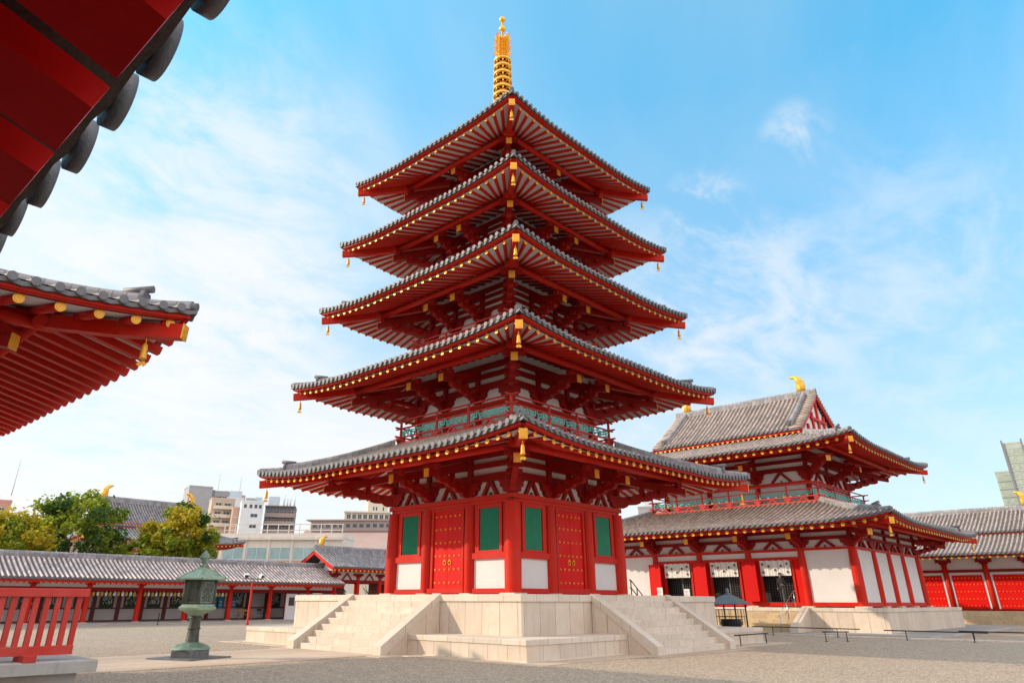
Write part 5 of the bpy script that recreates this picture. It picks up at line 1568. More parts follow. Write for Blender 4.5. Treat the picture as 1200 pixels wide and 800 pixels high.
# ------------------------------------------------------------------ middle gate at the left
mg = thing('middle_gate', 'roof corner with long red rafters and large gilt discs, at the left edge', 'gate', (0, -30, 0.75))
MX, MY = 8.95, 9.25
mze = 7.58
hip_roof(mg, MX, MY, 5.2, mze, 9.3, 0.42, 4.5, 0.2, tp=0.42, rp=0.78, wall=4.5, sl=0.25, tile='roof_tile', tip=0.16, rr=0.10, hip_inset=0.95, purlin=2.6, s_up=0.9, sides=(0, 1), hips=(0, 1), fan=False)
hip_roof(mg, MX, MY, 5.2, mze, 9.3, 0.42, 4.5, 0.2, tp=0.42, rp=0.66, wall=4.5, sl=0.25, tile='roof_tile', tip=0.16, rr=0.095, hip_inset=0.95, purlin=2.6, s_up=0.9, sides=(2, 3), hips=(2, 3), box_rafters=True, caps=False, fan=False, r_in=0.02)
gable_roof(mg, 'x', 4.4, 4.3, 9.0, 9.9, 0.0, 0.40, 0.5, 'roof_tile', 'upper_roof', (0.42, 0.45), rr=0.09, wall=0.8, verge=0.8, eave=False)
bracket_zone(mg, [(4.3, 0, [-4.4, -1.5, 1.5, 4.4]), (4.4, 1, [-4.3, 0, 4.3]), (4.3, 2, [-4.4, -1.5, 1.5, 4.4]), (4.4, 3, [-4.3, 0, 4.3])], None, 6.2, 2.0, 8.4, 1.0)
mb = MB(); mb.box(-4.3, 4.3, -4.2, 4.2, 0.75, 6.2); mb.build('wall', 'plaster', mg)
for k in range(4):
    half, cs = ((4.3, [-4.4, -1.5, 1.5, 4.4]), (4.4, [-4.3, 0, 4.3]))[k % 2]
    mb = MB(); mb.box(-cs[-1], cs[-1], -half - 0.12, -half + 0.1, 5.9, 6.19); mb.build('head_beam', 'red_paint', mg, k * math.pi / 2)
    for x in cs[:-1]:
        mb = MB(); mb.cyl((x, -half, 0.8), (x, -half, 5.9), 0.27, 0.24, 14); mb.build('column', 'red_paint', mg, k * math.pi / 2)
flush_caps(mg)
wind_bell(corner_tip(MX, MY, mze, 0.42, 0.16, 0.25, 1) + Vector((-0.3, -0.35 - 30, 0.02)), 'gilt wind bell under the gate roof corner at the left edge', 'wind bells of the gate')

gp = thing('gate_platform', 'grey stone platform edge with a thick cap slab, in the bottom left corner', 'stone platform', (0, -30, 0))
mb = MB(); mb.box(-9.0, 8.95, -8.2, 8.30, 0.0, 0.55); mb.build('platform_wall', 'stone_grey', gp)
mb = MB(); mb.bbox(-9.2, 9.20, -8.4, 8.55, 0.55, 0.75, 0.02); mb.build('platform_cap', 'stone_grey', gp)

# movable red barrier standing on it
fb = thing('red_barrier', 'red wooden barrier with upright slats, standing on the grey stone platform', 'barrier', (8.92, -24.3, 0.75))
Y0, Y1 = -2.2, 2.44
mb = MB(); mb.bbox(-0.065, 0.065, Y0 - 0.05, Y1 + 0.08, 1.80, 1.94, 0.012); mb.build('top_rail', 'red_rail', fb)
mb = MB(); mb.bbox(-0.05, 0.05, Y0 - 0.02, Y1 + 0.0, 0.84, 0.99, 0.012); mb.build('bottom_rail', 'red_rail', fb)
n = 26
for k in range(n):
    y = Y1 - 0.06 - k * (Y1 - Y0 - 0.1) / (n - 1)
    mb = MB(); mb.box(-0.03, 0.03, y - 0.046, y + 0.046, 0.985, 1.805); mb.build('slat', 'red_rail', fb)
for y in (Y1 - 0.75, Y0 + 0.75):
    mb = MB(); mb.bbox(-0.28, 0.28, y - 0.11, y + 0.11, 0.75, 0.86, 0.012); mb.build('foot', 'red_rail', fb)

# ------------------------------------------------------------------ incense burner and low barriers
ib = thing('incense_burner', 'dark incense burner under a blue copper pyramid roof on thin posts', 'incense burner', (5.35, 12.0, 0))
mb = MB(); mb.lathe([(1.18, 1.60), (1.22, 1.64), (0.80, 1.84), (0.36, 2.04), (0.12, 2.12)], 4, (0, 0), R(45), smooth=False); mb.build('roof', 'blue_copper', ib)
mb = MB(); mb.lathe([(0.13, 2.10), (0.15, 2.15), (0.06, 2.18), (0.11, 2.24), (0.09, 2.32), (0.015, 2.44)], 10); mb.build('finial', 'blue_copper', ib)
for x in (-0.62, 0.62):
    for y in (-0.62, 0.62):
        mb = MB(); mb.cyl((x, y, 0.02), (x, y, 1.66), 0.04, 0.04, 8); mb.build('post', 'black_metal', ib)
mb = MB()
for z in (1.0, 1.35):
    for s in (-1, 1): mb.box(-0.62, 0.62, s * 0.62 - 0.015, s * 0.62 + 0.015, z, z + 0.03); mb.box(s * 0.62 - 0.015, s * 0.62 + 0.015, -0.6, 0.6, z + 0.001, z + 0.029)
for s in (-1, 1):
    for q in (-0.35, 0.0, 0.35): mb.box(q - 0.01, q + 0.01, s * 0.62 - 0.01, s * 0.62 + 0.01, 0.6, 1.36); mb.box(s * 0.62 - 0.01, s * 0.62 + 0.01, q - 0.01, q + 0.01, 0.6, 1.36)
mb.build('grille', 'black_metal', ib)
mb = MB(); mb.lathe([(0.34, 0.02), (0.36, 0.10), (0.26, 0.25), (0.30, 0.35), (0.50, 0.50), (0.56, 0.72), (0.52, 0.85), (0.56, 0.90), (0.46, 0.90), (0.42, 0.80), (0.01, 0.78)], 20); mb.build('pot', 'black_metal', ib)

def low_barrier(x, y, L, rz, h, legs, label):
    t = thing('low_barrier', label, 'barrier', (x, y, 0), 'low black barriers', rz)
    mb = MB(); mb.cyl((-L / 2, 0, h), (L / 2, 0, h), 0.028, 0.028, 8); mb.build('rail', 'black_metal', t)
    for q in legs:
        mb = MB(); mb.cyl((q * L, 0, 0), (q * L, 0, h - 0.02), 0.022, 0.022, 8); mb.lathe([(0.07, 0.0), (0.07, 0.02), (0.03, 0.025)], 8, (q * L, 0)); mb.build('post', 'black_metal', t)
low_barrier(9.0, 6.4, 3.4, R(90), 0.42, (-0.35, 0.42), 'low black rail barrier beside the right ledge of the pagoda platform')
low_barrier(10.6, 12.2, 1.4, R(52), 0.42, (-0.4, 0.4), 'shortest low black rail barrier, before the hall stair')
low_barrier(7.2, 17.0, 6.0, 0, 0.42, (-0.3, 0.30), 'low black rail barrier in front of the hall stair and handrail')
low_barrier(13.9, 16.3, 4.6, 0, 0.42, (-0.28, 0.36), 'low black rail barrier before the right half of the hall platform')
low_barrier(18.6, 18.0, 8.0, 0, 0.42, (-0.42, 0.3), 'low black rail barrier reaching the right edge of the picture')

# ------------------------------------------------------------------ the person in the doorway
def person():
    p = [  # joints: x, y, z, radius
        (0.0, 0.0, 0.95, 0.125), (0.0, 0.01, 1.15, 0.125), (0.0, 0.0, 1.36, 0.14), (0.0, -0.01, 1.47, 0.065), (0.0, -0.02, 1.54, 0.055), (0.0, -0.03, 1.62, 0.088), (0.0, -0.03, 1.70, 0.075),
        (-0.10, 0.0, 0.88, 0.095), (-0.11, -0.01, 0.50, 0.065), (-0.12, 0.02, 0.09, 0.045), (-0.125, -0.10, 0.04, 0.038), (-0.13, -0.17, 0.035, 0.030),
        (0.10, 0.0, 0.88, 0.095), (0.12, -0.06, 0.50, 0.065), (0.14, -0.06, 0.09, 0.045), (0.15, -0.17, 0.04, 0.038), (0.155, -0.24, 0.035, 0.030),
        (-0.19, 0.0, 1.40, 0.062), (-0.25, 0.03, 1.13, 0.048), (-0.23, -0.10, 0.90, 0.036), (-0.22, -0.15, 0.82, 0.032),
        (0.19, 0.0, 1.40, 0.062), (0.25, 0.02, 1.14, 0.048), (0.18, -0.16, 1.02, 0.036), (0.13, -0.22, 1.03, 0.030)]
    ed = [(0, 1), (1, 2), (2, 3), (3, 4), (4, 5), (5, 6), (0, 7), (7, 8), (8, 9), (9, 10), (10, 11), (0, 12), (12, 13), (13, 14), (14, 15), (15, 16), (2, 17), (17, 18), (18, 19), (19, 20), (2, 21), (21, 22), (22, 23), (23, 24)]
    # five fingers per hand
    pts = [list(q) for q in p]
    for h, root in ((-1, 20), (1, 24)):
        bx, by, bz, _ = p[root]
        for k in range(5):
            o = (k - 1.5) * 0.020 if k < 4 else 0.05
            l = (0.075, 0.085, 0.08, 0.06, 0.045)[k]
            i = len(pts)
            d = Vector((0, -0.35, -0.93)) if h < 0 else Vector((-0.75, -0.6, 0.1))
            sdv = Vector((0, 1, -0.3)).normalized() if h < 0 else Vector((0, 0.2, 1)).normalized()
            a = Vector((bx, by, bz)) + sdv * o + d * 0.035; b = a + d * l * 0.6; c = b + (d + Vector((0.3 * h * -1, 0, 0))).normalized() * l * 0.45
            pts += [[*a, 0.0095], [*b, 0.009], [*c, 0.008]]
            ed += [(root, i), (i, i + 1), (i + 1, i + 2)]
    me = bpy.data.meshes.new('skeleton'); me.from_pydata([q[:3] for q in pts], ed, [])
    o = bpy.data.objects.new('skeleton', me); COL.objects.link(o)
    md = o.modifiers.new('skin', 'SKIN'); md.use_smooth_shade = True
    for i, q in enumerate(pts):
        v = me.skin_vertices[0].data[i]; v.radius = (q[3] * (1.25 if i in (1, 2) else 1.0), q[3] * (0.85 if i in (1, 2) else 1.0)); v.use_root = (i == 0)
    sb = o.modifiers.new('sub', 'SUBSURF'); sb.levels = 2; sb.render_levels = 2
    dg = bpy.context.evaluated_depsgraph_get()
    m2 = bpy.data.meshes.new_from_object(o.evaluated_get(dg))
    bpy.data.objects.remove(o)
    m2.name = 'person'
    m2.materials.clear()
    for m in ('jacket', 'trousers', 'skin', 'black_metal'): m2.materials.append(MATS[m])
    for f in m2.polygons:
        c = f.center
        hand = (c.x < -0.17 and c.z < 0.86) or (c.y < -0.19 and 0.9 < c.z < 1.15)
        f.material_index = 3 if c.z < 0.085 else 2 if (c.z > 1.49 or hand) else 1 if c.z < 0.93 else 0
        f.use_smooth = True
    b = bpy.data.objects.new('person', m2); COL.objects.link(b)
    mb = MB(); mb.smooth = True
    prof = [(0.03, 1.785), (0.075, 1.765), (0.104, 1.71), (0.108, 1.66), (0.098, 1.60), (0.06, 1.565)]
    vs = []
    n = 18
    for r, z in prof:
        for i in range(n):
            a = 2 * math.pi * i / n
            y = math.sin(a) * r
            if y < -0.02 and z < 1.70: y = -0.015
            vs.append((math.cos(a) * r, y - 0.02, z))
    mb.add(vs, [(k * n + i, k * n + (i + 1) % n, (k + 1) * n + (i + 1) % n, (k + 1) * n + i) for k in range(len(prof) - 1) for i in range(n)] + [tuple(range(n))])
    h = mb.build('hair', 'hair', b)
    mb = MB()
    for s in (-1, 1):
        mb.lathe([(0.002, 1.625), (0.011, 1.63), (0.011, 1.64), (0.002, 1.645)], 8, (s * 0.034, -0.108))
    mb.build('eyes', 'hair', b)
    mb = MB(); mb.prism([(-0.10, 1.635), (-0.135, 1.595), (-0.10, 1.585)], (0, 0, 0), (0, 1, 0), (0, 0, 1), 0.024); mb.build('nose', 'skin', b)
    mb = MB(); mb.box(-0.022, 0.022, -0.112, -0.10, 1.562, 1.570); mb.build('mouth', 'red_dark', b)
    for s in (-1, 1):
        mb = MB(); mb.lathe([(0.006, 1.60), (0.018, 1.615), (0.02, 1.645), (0.008, 1.66)], 8, (s * 0.09, -0.025)); mb.build('ear', 'skin', b)
    tag(b, 'person in a dark jacket and dark trousers standing in a doorway', 'person', None, (3.95, 22.75, 1.73), R(8))
person()

# ------------------------------------------------------------------ trees beyond the corridor
def tree(name, label, x, y, h, w, mats, seed, clumps=70, leaves=170, trunk_h=0.35, group=None, z_low=0.28):
    rr = random.Random(seed)
    t = thing(name, label, 'tree', (x, y, 0), group, rr.uniform(0, 6))
    mb = MB()
    p = Vector((0, 0, -0.1)); r = w * 0.035 + 0.08
    forks = []
    for k in range(4):
        q = Vector((rr.uniform(-.15, .15), rr.uniform(-.15, .15), h * trunk_h * (k + 1) / 4))
        mb.cyl(p, q, r, r * 0.86, 10); p = q; r *= 0.86
        forks.append((q.copy(), r))
    ends = []
    for k in range(9):
        a = k * 0.7 * math.pi + rr.uniform(-.4, .4); st, sr = forks[rr.randint(1, 3)]
        d = Vector((math.cos(a) * rr.uniform(.5, 1), math.sin(a) * rr.uniform(.5, 1), rr.uniform(.5, 1.3))).normalized()
        q = st.copy(); rad = sr * 0.6
        for s in range(4):
            nx = q + (d + Vector((rr.uniform(-.3, .3), rr.uniform(-.3, .3), rr.uniform(-.05, .3)))).normalized() * (w * 0.14)
            mb.cyl(q, nx, rad, rad * 0.7, 7); q = nx; rad *= 0.7
            if s == 1:
                e2 = q + Vector((rr.uniform(-1, 1), rr.uniform(-1, 1), rr.uniform(0, 1))).normalized() * w * 0.16
                mb.cyl(q, e2, rad * 0.7, rad * 0.3, 6); ends.append(e2)
        ends.append(q)
    mb.build('trunk', 'bark', t)
    mb = MB()
    cz = h * (1 + z_low) / 2; rz = h * (1 - z_low) / 2
    cs = []
    lob = [(rr.uniform(0, 6.28), rr.uniform(-0.5, 0.9), rr.uniform(.80, 1.08)) for _ in range(9)]
    while len(cs) < clumps:
        d = Vector((rr.gauss(0, 1), rr.gauss(0, 1), rr.gauss(0, 1))).normalized()
        la, lz, lr = lob[len(cs) % 9]
        d = (d * 0.75 + Vector((math.cos(la), math.sin(la), lz)) * 0.6).normalized()
        f = rr.uniform(0.35, 1.0) ** 0.5 * lr
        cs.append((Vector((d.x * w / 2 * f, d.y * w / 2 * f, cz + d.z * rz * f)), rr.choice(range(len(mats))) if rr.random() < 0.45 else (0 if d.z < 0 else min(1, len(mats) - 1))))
    for c, mi in cs:
        R_ = w * rr.uniform(0.065, 0.12)
        mb.m = mi
        for k in range(leaves):
            v = Vector((rr.gauss(0, 1), rr.gauss(0, 1), rr.gauss(0, 0.7)))
            v = v.normalized() * R_ * rr.uniform(0.3, 1.0) ** 0.6 if rr.random() < 0.85 else v * R_ * 0.75
            q = c + v
            s = rr.uniform(0.13, 0.25)
            a = Vector((rr.gauss(0, 1), rr.gauss(0, 1), rr.gauss(0, 0.6))).normalized()
            b = a.cross(Vector((rr.gauss(0, 1), rr.gauss(0, 1), rr.gauss(0, 1)))).normalized()
            mb.add([q - a * s, q + b * s * 0.62, q + a * s, q - b * s * 0.62], [(0, 1, 2, 3)])
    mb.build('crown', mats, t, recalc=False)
    return t
TG = 'trees beyond the corridor'
tree('broadleaf_tree', 'yellow and gold leaved tree at the left edge, beyond the corridor roof', -55.5, -8.2, 9.4, 8.5, ['leaf_mid', 'leaf_gold', 'leaf_mid', 'leaf_gold'], 11, 80, 170, group=TG)
tree('broadleaf_tree', 'tallest tree, dark green, between two yellower trees beyond the corridor', -58.5, -0.9, 12.3, 8.6, ['leaf_dark', 'leaf_mid', 'leaf_dark'], 25, 78, 170, group=TG)
tree('broadleaf_tree', 'round yellow green tree directly above the bronze lantern', -50.6, 6.3, 10.7, 8.0, ['leaf_mid', 'leaf_gold', 'leaf_mid', 'leaf_dark'], 31, 84, 180, group=TG)
tree('small_tree', 'low bushy tree between the tallest tree and the round yellow tree', -57.0, 3.6, 7.4, 5.0, ['leaf_dark', 'leaf_mid', 'leaf_gold'], 44, 40, 150, group=TG)
tree('small_tree', 'low dark green tree at the far left edge under the pink block', -60.0, -13.2, 8.5, 5.0, ['leaf_dark', 'leaf_dark', 'leaf_mid'], 47, 40, 150, group=TG)
tree('small_tree', 'small yellow tipped tree top beside the left corner column of the pagoda', -46.5, 27.5, 6.9, 2.6, ['leaf_mid', 'leaf_gold', 'leaf_dark'], 52, 26, 120, group=TG)
tree('small_tree', 'small green tree seen through the open side gate', -50.0, 25.5, 4.2, 3.0, ['leaf_mid', 'leaf_dark'], 53, 24, 110, group=TG, z_low=0.1)

# ------------------------------------------------------------------ western temple hall behind the trees
wh = thing('western_hall', 'grey tiled temple hall with gilt ridge ends, behind the trees', 'temple hall', (-86.0, 16.4, 0))
gable_roof(wh, 'y', 7.2, 5.6, 10.9, 14.5, 0.15, 0.40, 0.5, 'roof_tile_grey', 'roof', (0.5, 0.6), rr=0.1, wall=1.0, caps=False, sl=0.3)
hip_roof(wh, 9.6, 11.2, 4.2, 9.0, 10.7, 0.5, 5, 0.2, tp=0.42, rp=0.6, wall=3.6, tile='roof_tile_grey', tip=0.18, rr=0.12, name='lower_roof')
mb = MB(); mb.box(-5.2, 5.2, -6.9, 6.9, 10.3, 11.3); mb.build('gable_base', 'red_paint', wh)
mb = MB(); mb.box(-6, 6, -7.6, 7.6, 0, 9.6); mb.build('wall', 'plaster', wh)
for y in (-7.5, -4.5, -1.5, 1.5, 4.5, 7.5):
    mb = MB(); mb.cyl((6.05, y, 0), (6.05, y, 9.0), 0.28, 0.25, 12); mb.build('column', 'red_paint', wh)
mb = MB(); mb.box(5.9, 6.2, -7.8, 7.8, 7.6, 8.0); mb.build('tie_beam', 'red_paint', wh)
flush_caps(wh)
roof_horn(Vector((-86, 10.0, 14.95)), 'y', -1, 1.25, 'curled gilt horn above the tallest tree', 'gilt ridge ends')
roof_horn(Vector((-86, 22.8, 14.95)), 'y', 1, 1.25, 'curled gilt horn above the round yellow green tree', 'gilt ridge ends')

# ------------------------------------------------------------------ the city beyond
def facing(x, y): return math.atan2(CAM.x - x, -(CAM.y - y)) if False else math.atan2(x - CAM.x, -(y - CAM.y)) * 0 + math.atan2(-(x - CAM.x), (y - CAM.y))
def block(name, label, x, y, w, d, h, mat, turn=0.0, cat='building'):
    """a building whose front (local -y) looks towards the courtyard"""
    t = thing(name, label, cat, (x, y, 0), None, math.atan2(-(x - CAM.x), (y - CAM.y)) + turn)
    mb = MB(); mb.box(-w / 2, w / 2, 0, d, -0.5, h); mb.build('wall', mat, t)
    mb = MB(); mb.box(-w / 2 - 0.1, w / 2 + 0.1, -0.1, 0.15, h, h + 0.7); mb.box(-w / 2 - 0.1, w / 2 + 0.1, d - 0.15, d + 0.1, h, h + 0.7)
    for s in (-1, 1):
        a, b = sorted((s * (w / 2 + 0.1), s * (w / 2 - 0.15))); mb.box(a, b, 0.15, d - 0.15, h + 0.001, h + 0.699)
    mb.build('parapet', mat, t)
    return t
def window(t, x, z, w, h, y=0.0, mat='glass_dark', frame='wall_white', side=None):
    mb = MB()
    mb.box(x - w / 2 - 0.08, x + w / 2 + 0.08, y - 0.06, y + 0.02, z - 0.10, z); mb.box(x - w / 2 - 0.08, x + w / 2 + 0.08, y - 0.05, y + 0.02, z + h, z + h + 0.08)
    mb.box(x - w / 2 - 0.08, x - w / 2, y - 0.05, y + 0.02, z + 0.001, z + h - 0.001); mb.box(x + w / 2, x + w / 2 + 0.08, y - 0.05, y + 0.02, z + 0.001, z + h - 0.001)
    if w > 1.4: mb.box(x - 0.04, x + 0.04, y - 0.045, y + 0.02, z + 0.002, z + h - 0.002)
    f = mb.build('window', frame, t)
    mb = MB(); mb.box(x - w / 2, x + w / 2, y - 0.02, y + 0.015, z, z + h); mb.build('pane', mat, f)
    return f
def balcony_row(t, x0, x1, z, y, depth, mat, h=1.1, nwin=4, wmat='glass_dark'):
    mb = MB(); mb.box(x0, x1, y - depth, y, z - 0.2, z); mb.box(x0, x1, y - depth, y - depth + 0.12, z + 0.001, z + h)
    mb.box(x0, x0 + 0.12, y - depth + 0.121, y, z + 0.001, z + h - 0.002); mb.box(x1 - 0.12, x1, y - depth + 0.121, y, z + 0.001, z + h - 0.002)
    mb.build('balcony', mat, t)
    st = (x1 - x0) / nwin
    for k in range(nwin):
        window(t, x0 + st * (k + 0.5), z + 0.25, st * 0.62, 1.9, y, wmat)
        mb = MB(); mb.box(x0 + st * (k + 1) - 0.08, x0 + st * (k + 1) + 0.06, y - depth * 0.9, y - 0.01, z + 0.01, z + 2.6); mb.build('divider', mat, t)
def antenna(x, y, z, h, label):
    t = thing('antenna', label, 'antenna', (x, y, z), 'antennas on the far roofs')
    mb = MB(); mb.cyl((0, 0, z), (0, 0, z + h), 0.12, 0.05, 6); mb.build('mast', 'wall_grey', t)
    mb = MB()
    for k in range(3): mb.cyl((-0.7 + 0.15 * k, 0, z + h * (0.55 + 0.15 * k)), (0.7 - 0.15 * k, 0.2, z + h * (0.55 + 0.15 * k)), 0.05, 0.05, 5)
    mb.build('crossbar', 'wall_grey', t)

def P(x, y, k): return (CAM.x + (x - CAM.x) * k, CAM.y + (y - CAM.y) * k)
def Zk(z, k): return CAM.z + (z - CAM.z) * k
K = 1.6
x, y = P(-141.0, 9.5, K); H = Zk(18.9, K)
b = block('apartment_block', 'pink block with one dark window column, at the far left edge', x, y, 7.6, 10, H, 'wall_pink')
for z in (H - 3.2, H - 6.2, H - 9.2): window(b, 1.6, z, 1.7, 1.5)
mb = MB(); mb.box(-1.4, 0.4, 3, 5, H, H + 2.0); mb.build('roof_hut', 'wall_grey', b)
antenna(x + 1.0, y + 3, H + 2.0, 11, 'tall thin antenna mast on the pink block at the left edge')
x, y = P(-184.2, 69.4, K); H = Zk(32.0, K)
b = block('office_tower', 'plain grey windowless tower right of the round yellow green tree top', x, y, 10.5, 14, H, 'wall_grey', R(10))
mb = MB(); mb.box(5.25, 6.6, 0.5, 12, 0, H - 0.6); mb.build('dark_edge', 'wall_grey_dark', b)
x, y = P(-191.2, 78.6, K); H = Zk(32.2, K)
b = block('apartment_block', 'grey block with two balcony rows, right of the plain grey tower', x, y, 8.6, 12, H, 'wall_grey', R(-8))
for z in (H - 4.2, H - 8.0, H - 11.8): balcony_row(b, -4.1, 4.1, z, 0.0, 1.4, 'wall_grey', 1.2, 3)
antenna(x - 2, y, H, 9, 'antenna mast on the grey block right of the plain tower')
x, y = P(-175.4, 76.1, K); H = Zk(30.9, K)
b = block('white_block', 'narrow white block with a pale blue rooftop box, above the tan building', x, y, 7.5, 10, Zk(28.6, K), 'wall_white')
mb = MB(); mb.box(-2.9, 2.7, 1, 6, Zk(28.6, K) + 0.001, H); mb.build('rooftop_box', 'wall_blue', b)
mb = MB(); mb.box(2.701, 4.3, 2, 6, Zk(28.6, K) + 0.002, H - 1.6); mb.build('roof_hut', 'wall_brick', b)
antenna(x - 1, y + 2, H, 7, 'antenna on the pale blue rooftop box')
x, y = P(-145.4, 57.6, K); H = Zk(24.1, K)
b = block('apartment_block', 'tan building with recessed balconies, below the pale blue rooftop box', x, y, 8.6, 10, H, 'wall_tan', R(6))
for z in (H - 3.4, H - 6.6, H - 9.8): balcony_row(b, -3.4, 3.4, z, 0.0, 1.2, 'wall_cream', 1.1, 2)
x, y = P(-139.4, 58.9, K); H = Zk(21.6, K)
b = block('apartment_block', 'brick orange building standing left of the white and blue block', x, y, 4.6, 9, H, 'wall_brick', R(6))
for z in (H - 3.2, H - 6.4): mb = MB(); mb.box(-2.35, 2.35, -0.12, -0.001, z, z + 0.25); mb.build('string_course', 'wall_cream', b)
x, y = P(-133.5, 59.0, K); H = Zk(22.6, K)
b = block('apartment_block', 'white block with three small windows one above another', x, y, 7.9, 10, H, 'wall_white', R(4))
for z in (H - 5.2, H - 9.0, H - 12.6): window(b, 0.9, z, 2.4, 1.2)
for q in (-2.6, -0.6, 1.2, 2.8): window(b, q, H - 2.0, 1.0, 1.3)
mb = MB(); mb.box(0.8, 3.3, 2, 5, H, H + 2.2); mb.build('rooftop_box', 'wall_blue', b)
mb = MB(); mb.box(-2.6, 0.6, 1, 4, H, H + 1.7); mb.build('roof_hut', 'wall_grey', b)
x, y = P(-134.7, 67.1, K); H = Zk(22.0, K)
b = block('apartment_block', 'brown block with four long balcony rows and rooftop tanks', x, y, 11.3, 10, H, 'wall_grey_dark', R(-4))
for k in range(5): balcony_row(b, -5.6, 5.6, H - 3.1 - 3.0 * k, 0.0, 1.5, 'wall_brown', 1.35, 4)
mb = MB(); mb.box(-5.75, 5.75, -1.6, 10, H + 0.71, H + 1.0); mb.build('roof_slab', 'wall_brown', b)
mb = MB(); mb.box(-4.9, -0.9, 1, 4, H + 1.001, H + 4.6); mb.build('rooftop_box', 'wall_blue', b)
for q, hh in ((1.0, 4.4), (2.3, 3.0), (3.4, 3.2), (5.0, 4.0)):
    mb = MB(); mb.cyl((q, 1.5, H + 1.0), (q, 1.5, H + 1.0 + hh), 0.3, 0.3, 8); mb.build('tank', 'wall_white', b)
x, y = P(-79.2, 33.0, 1.15); H = 11.9
b = block('school_building', 'long cream building with wide teal windows, behind the side gate roof', x + 1.5, y + 1.5, 22, 9, H, 'wall_school', R(-18))
for q in range(5):
    window(b, -8.4 + q * 4.2, H - 3.6, 3.5, 1.9, 0.0, 'glass_teal')
    window(b, -8.4 + q * 4.2, H - 7.2, 3.5, 1.9, 0.0, 'glass_teal')
    mb = MB(); mb.box(-10.5 + q * 4.2 - 0.15, -10.5 + q * 4.2 + 0.15, -0.25, -0.001, 0, H + 0.1); mb.build('pier', 'wall_school', b)
for z in (H - 4.4, H - 8.0):
    mb = MB(); mb.box(-10.9, 10.9, -0.10, -0.002, z, z + 0.55); mb.build('spandrel', 'slab_orange', b)
mb = MB(); mb.box(-11.2, 11.2, -0.6, 0.2, H - 0.4, H - 0.15); mb.build('canopy', 'wall_school', b)
mb = MB()
for q in range(12): mb.box(-10.8 + q * 1.95, -10.65 + q * 1.95, 0.4, 0.5, H + 0.7, H + 2.3)
for z in (1.2, 2.2): mb.box(-10.9, 10.9, 0.42, 0.48, H + z, H + z + 0.14)
mb.build('roof_railing', 'wall_school', b)
x, y = P(-97.7, 59.9, 1.1); H = 11.6
b = thing('long_roof_hall', 'broad pink roof with a row of clerestory windows, left of the pagoda', 'building', (x, y, 0), None, math.atan2(-(x - CAM.x), (y - CAM.y)) - R(14))
zr = 18.4
mb = MB(); mb.box(-10.5, 16, 0.4, 17.6, 0, 12.0); mb.build('wall', 'wall_cream', b)
mb = MB(); mb.prism([(-0.3, 11.6), (-0.3, 11.9), (8.0, zr - 2.0), (10, zr - 2.0), (18.3, 11.9), (18.3, 11.6)], (2.5, 0, 0), (0, 1, 0), (0, 0, 1), 27); mb.build('roof', 'roof_pink', b)
mb = MB(); mb.box(-9.5, 15.5, 7.0, 11.0, zr - 2.3, zr); mb.build('clerestory', 'wall_brown', b)
mb = MB(); mb.box(-10.6, 16.2, 6.6, 11.4, zr + 0.001, zr + 0.25); mb.build('clerestory_roof', 'roof_pink', b)
for q in range(16): window(b, -8.6 + q * 1.55, zr - 1.5, 1.0, 0.8, 6.99, 'glass_dark', 'wall_grey')
mb = MB(); mb.prism([(-0.2, 11.7), (9, zr - 1.6), (18.2, 11.7)], (-11.1, 0, 0), (0, 1, 0), (0, 0, 1), 0.3); mb.build('gable_end', 'wall_cream', b)
x, y = P(-158.8, 111.8, 1.5); H = Zk(26.4, 1.5)
b = block('cream_building', 'cream building with a columned top floor beside the pagoda body', x, y, 21, 12, H, 'wall_cream')
for q in range(8):
    window(b, -8.6 + q * 2.5, H - 2.7, 1.6, 2.0)
    mb = MB(); mb.box(-9.95 + q * 2.5, -9.6 + q * 2.5, -0.5, -0.001, H - 3.2, H); mb.build('pier', 'wall_cream', b)
mb = MB(); mb.box(-10.9, 10.9, -0.9, 0.2, H + 0.001, H + 0.5); mb.build('cornice', 'wall_cream', b)
x, y = P(-160.9, 117.3, 1.5); H = Zk(31.0, 1.5)
b = block('cream_tower', 'square cream tower behind the pagoda eave, with two small dark openings', x, y, 9.6, 9.6, H, 'wall_cream', R(8))
for q in (-2.0, -0.7, 2.6): window(b, q, H - 5.0, 0.7, 1.7)
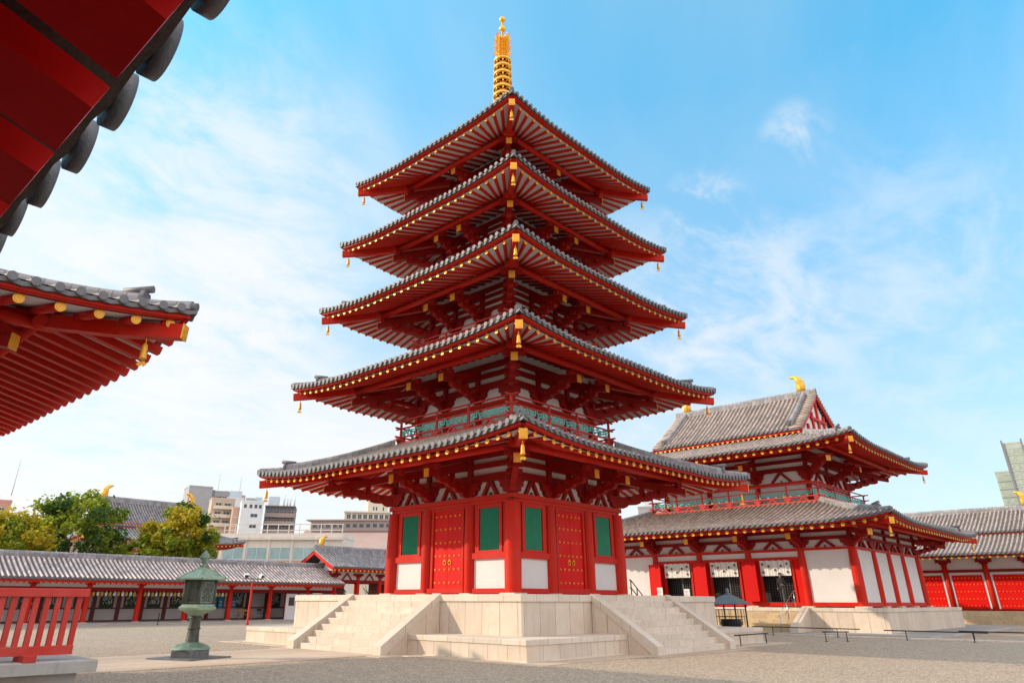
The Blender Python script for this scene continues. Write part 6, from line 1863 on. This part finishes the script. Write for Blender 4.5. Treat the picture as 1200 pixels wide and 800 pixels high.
x, y = P(-78.3, 144.4, 1.5)
b = block('far_block', 'sliver of a pale grey building beside the roof of the curtained hall', x, y, 10, 10, Zk(24.4, 1.5), 'wall_grey')
mb = MB(); mb.box(-2.5, 4.0, 1, 4, Zk(24.4, 1.5) + 0.001, Zk(26.0, 1.5)); mb.build('roof_hut', 'wall_white', b)
# high-rise on the right
x, y = P(-6.3, 231.5, 1.45); 
b = block('high_rise', 'glass fronted high tower above the gold studded doors', x, y, 7.0, 14, Zk(44.5, 1.45), 'panel_pale', 0.0, 'high-rise')
H = Zk(44.5, 1.45)
for s in (-1, 1): mb = MB(); mb.box(s * 3.5 - 0.35, s * 3.5 + 0.35, -0.6, 0.2, 0, H + 1.8); mb.build('fin', 'wall_grey_dark', b)
for k in range(12):
    z = H - 4.0 - k * 3.3
    window(b, 0, z, 5.4, 2.0, 0.0, 'glass_tower', 'panel_green')
    mb = MB(); mb.box(-3.149, 3.149, -0.20, -0.001, z - 0.75, z - 0.4); mb.build('spandrel', 'panel_pale', b)
x2, y2 = P(-11.3, 235.4, 1.45); H2 = Zk(37.1, 1.45)
b = block('high_rise_wing', 'lower wing with pale panels, left of the glass fronted tower', x2, y2, 5.2, 12, H2, 'panel_pale', 0.0, 'high-rise')
for k in range(9):
    z = H2 - 2.9 - k * 3.3
    window(b, 0.2, z, 4.0, 2.0, 0.0, 'glass_tower', 'panel_pale'); mb = MB(); mb.box(-2.6, 2.6, -0.25, -0.001, z - 0.85, z - 0.45); mb.build('spandrel', 'panel_green', b)
x3, y3 = P(-1.1, 238.0, 1.45); H3 = Zk(44.3, 1.45)
b = block('balcony_tower', 'grey green tower with open balconies, cut off by the right edge', x3, y3, 12.0, 12, H3, 'panel_green', 0.0, 'high-rise')
for k in range(10): balcony_row(b, -6, 6, H3 - 4.2 - k * 3.3, 0.0, 1.6, 'panel_green', 1.1, 3, 'glass_dark')
mb = MB(); mb.box(-0.5, 6, 1, 8, H3, Zk(49.5, 1.45)); mb.build('roof_hut', 'wall_pink', b)
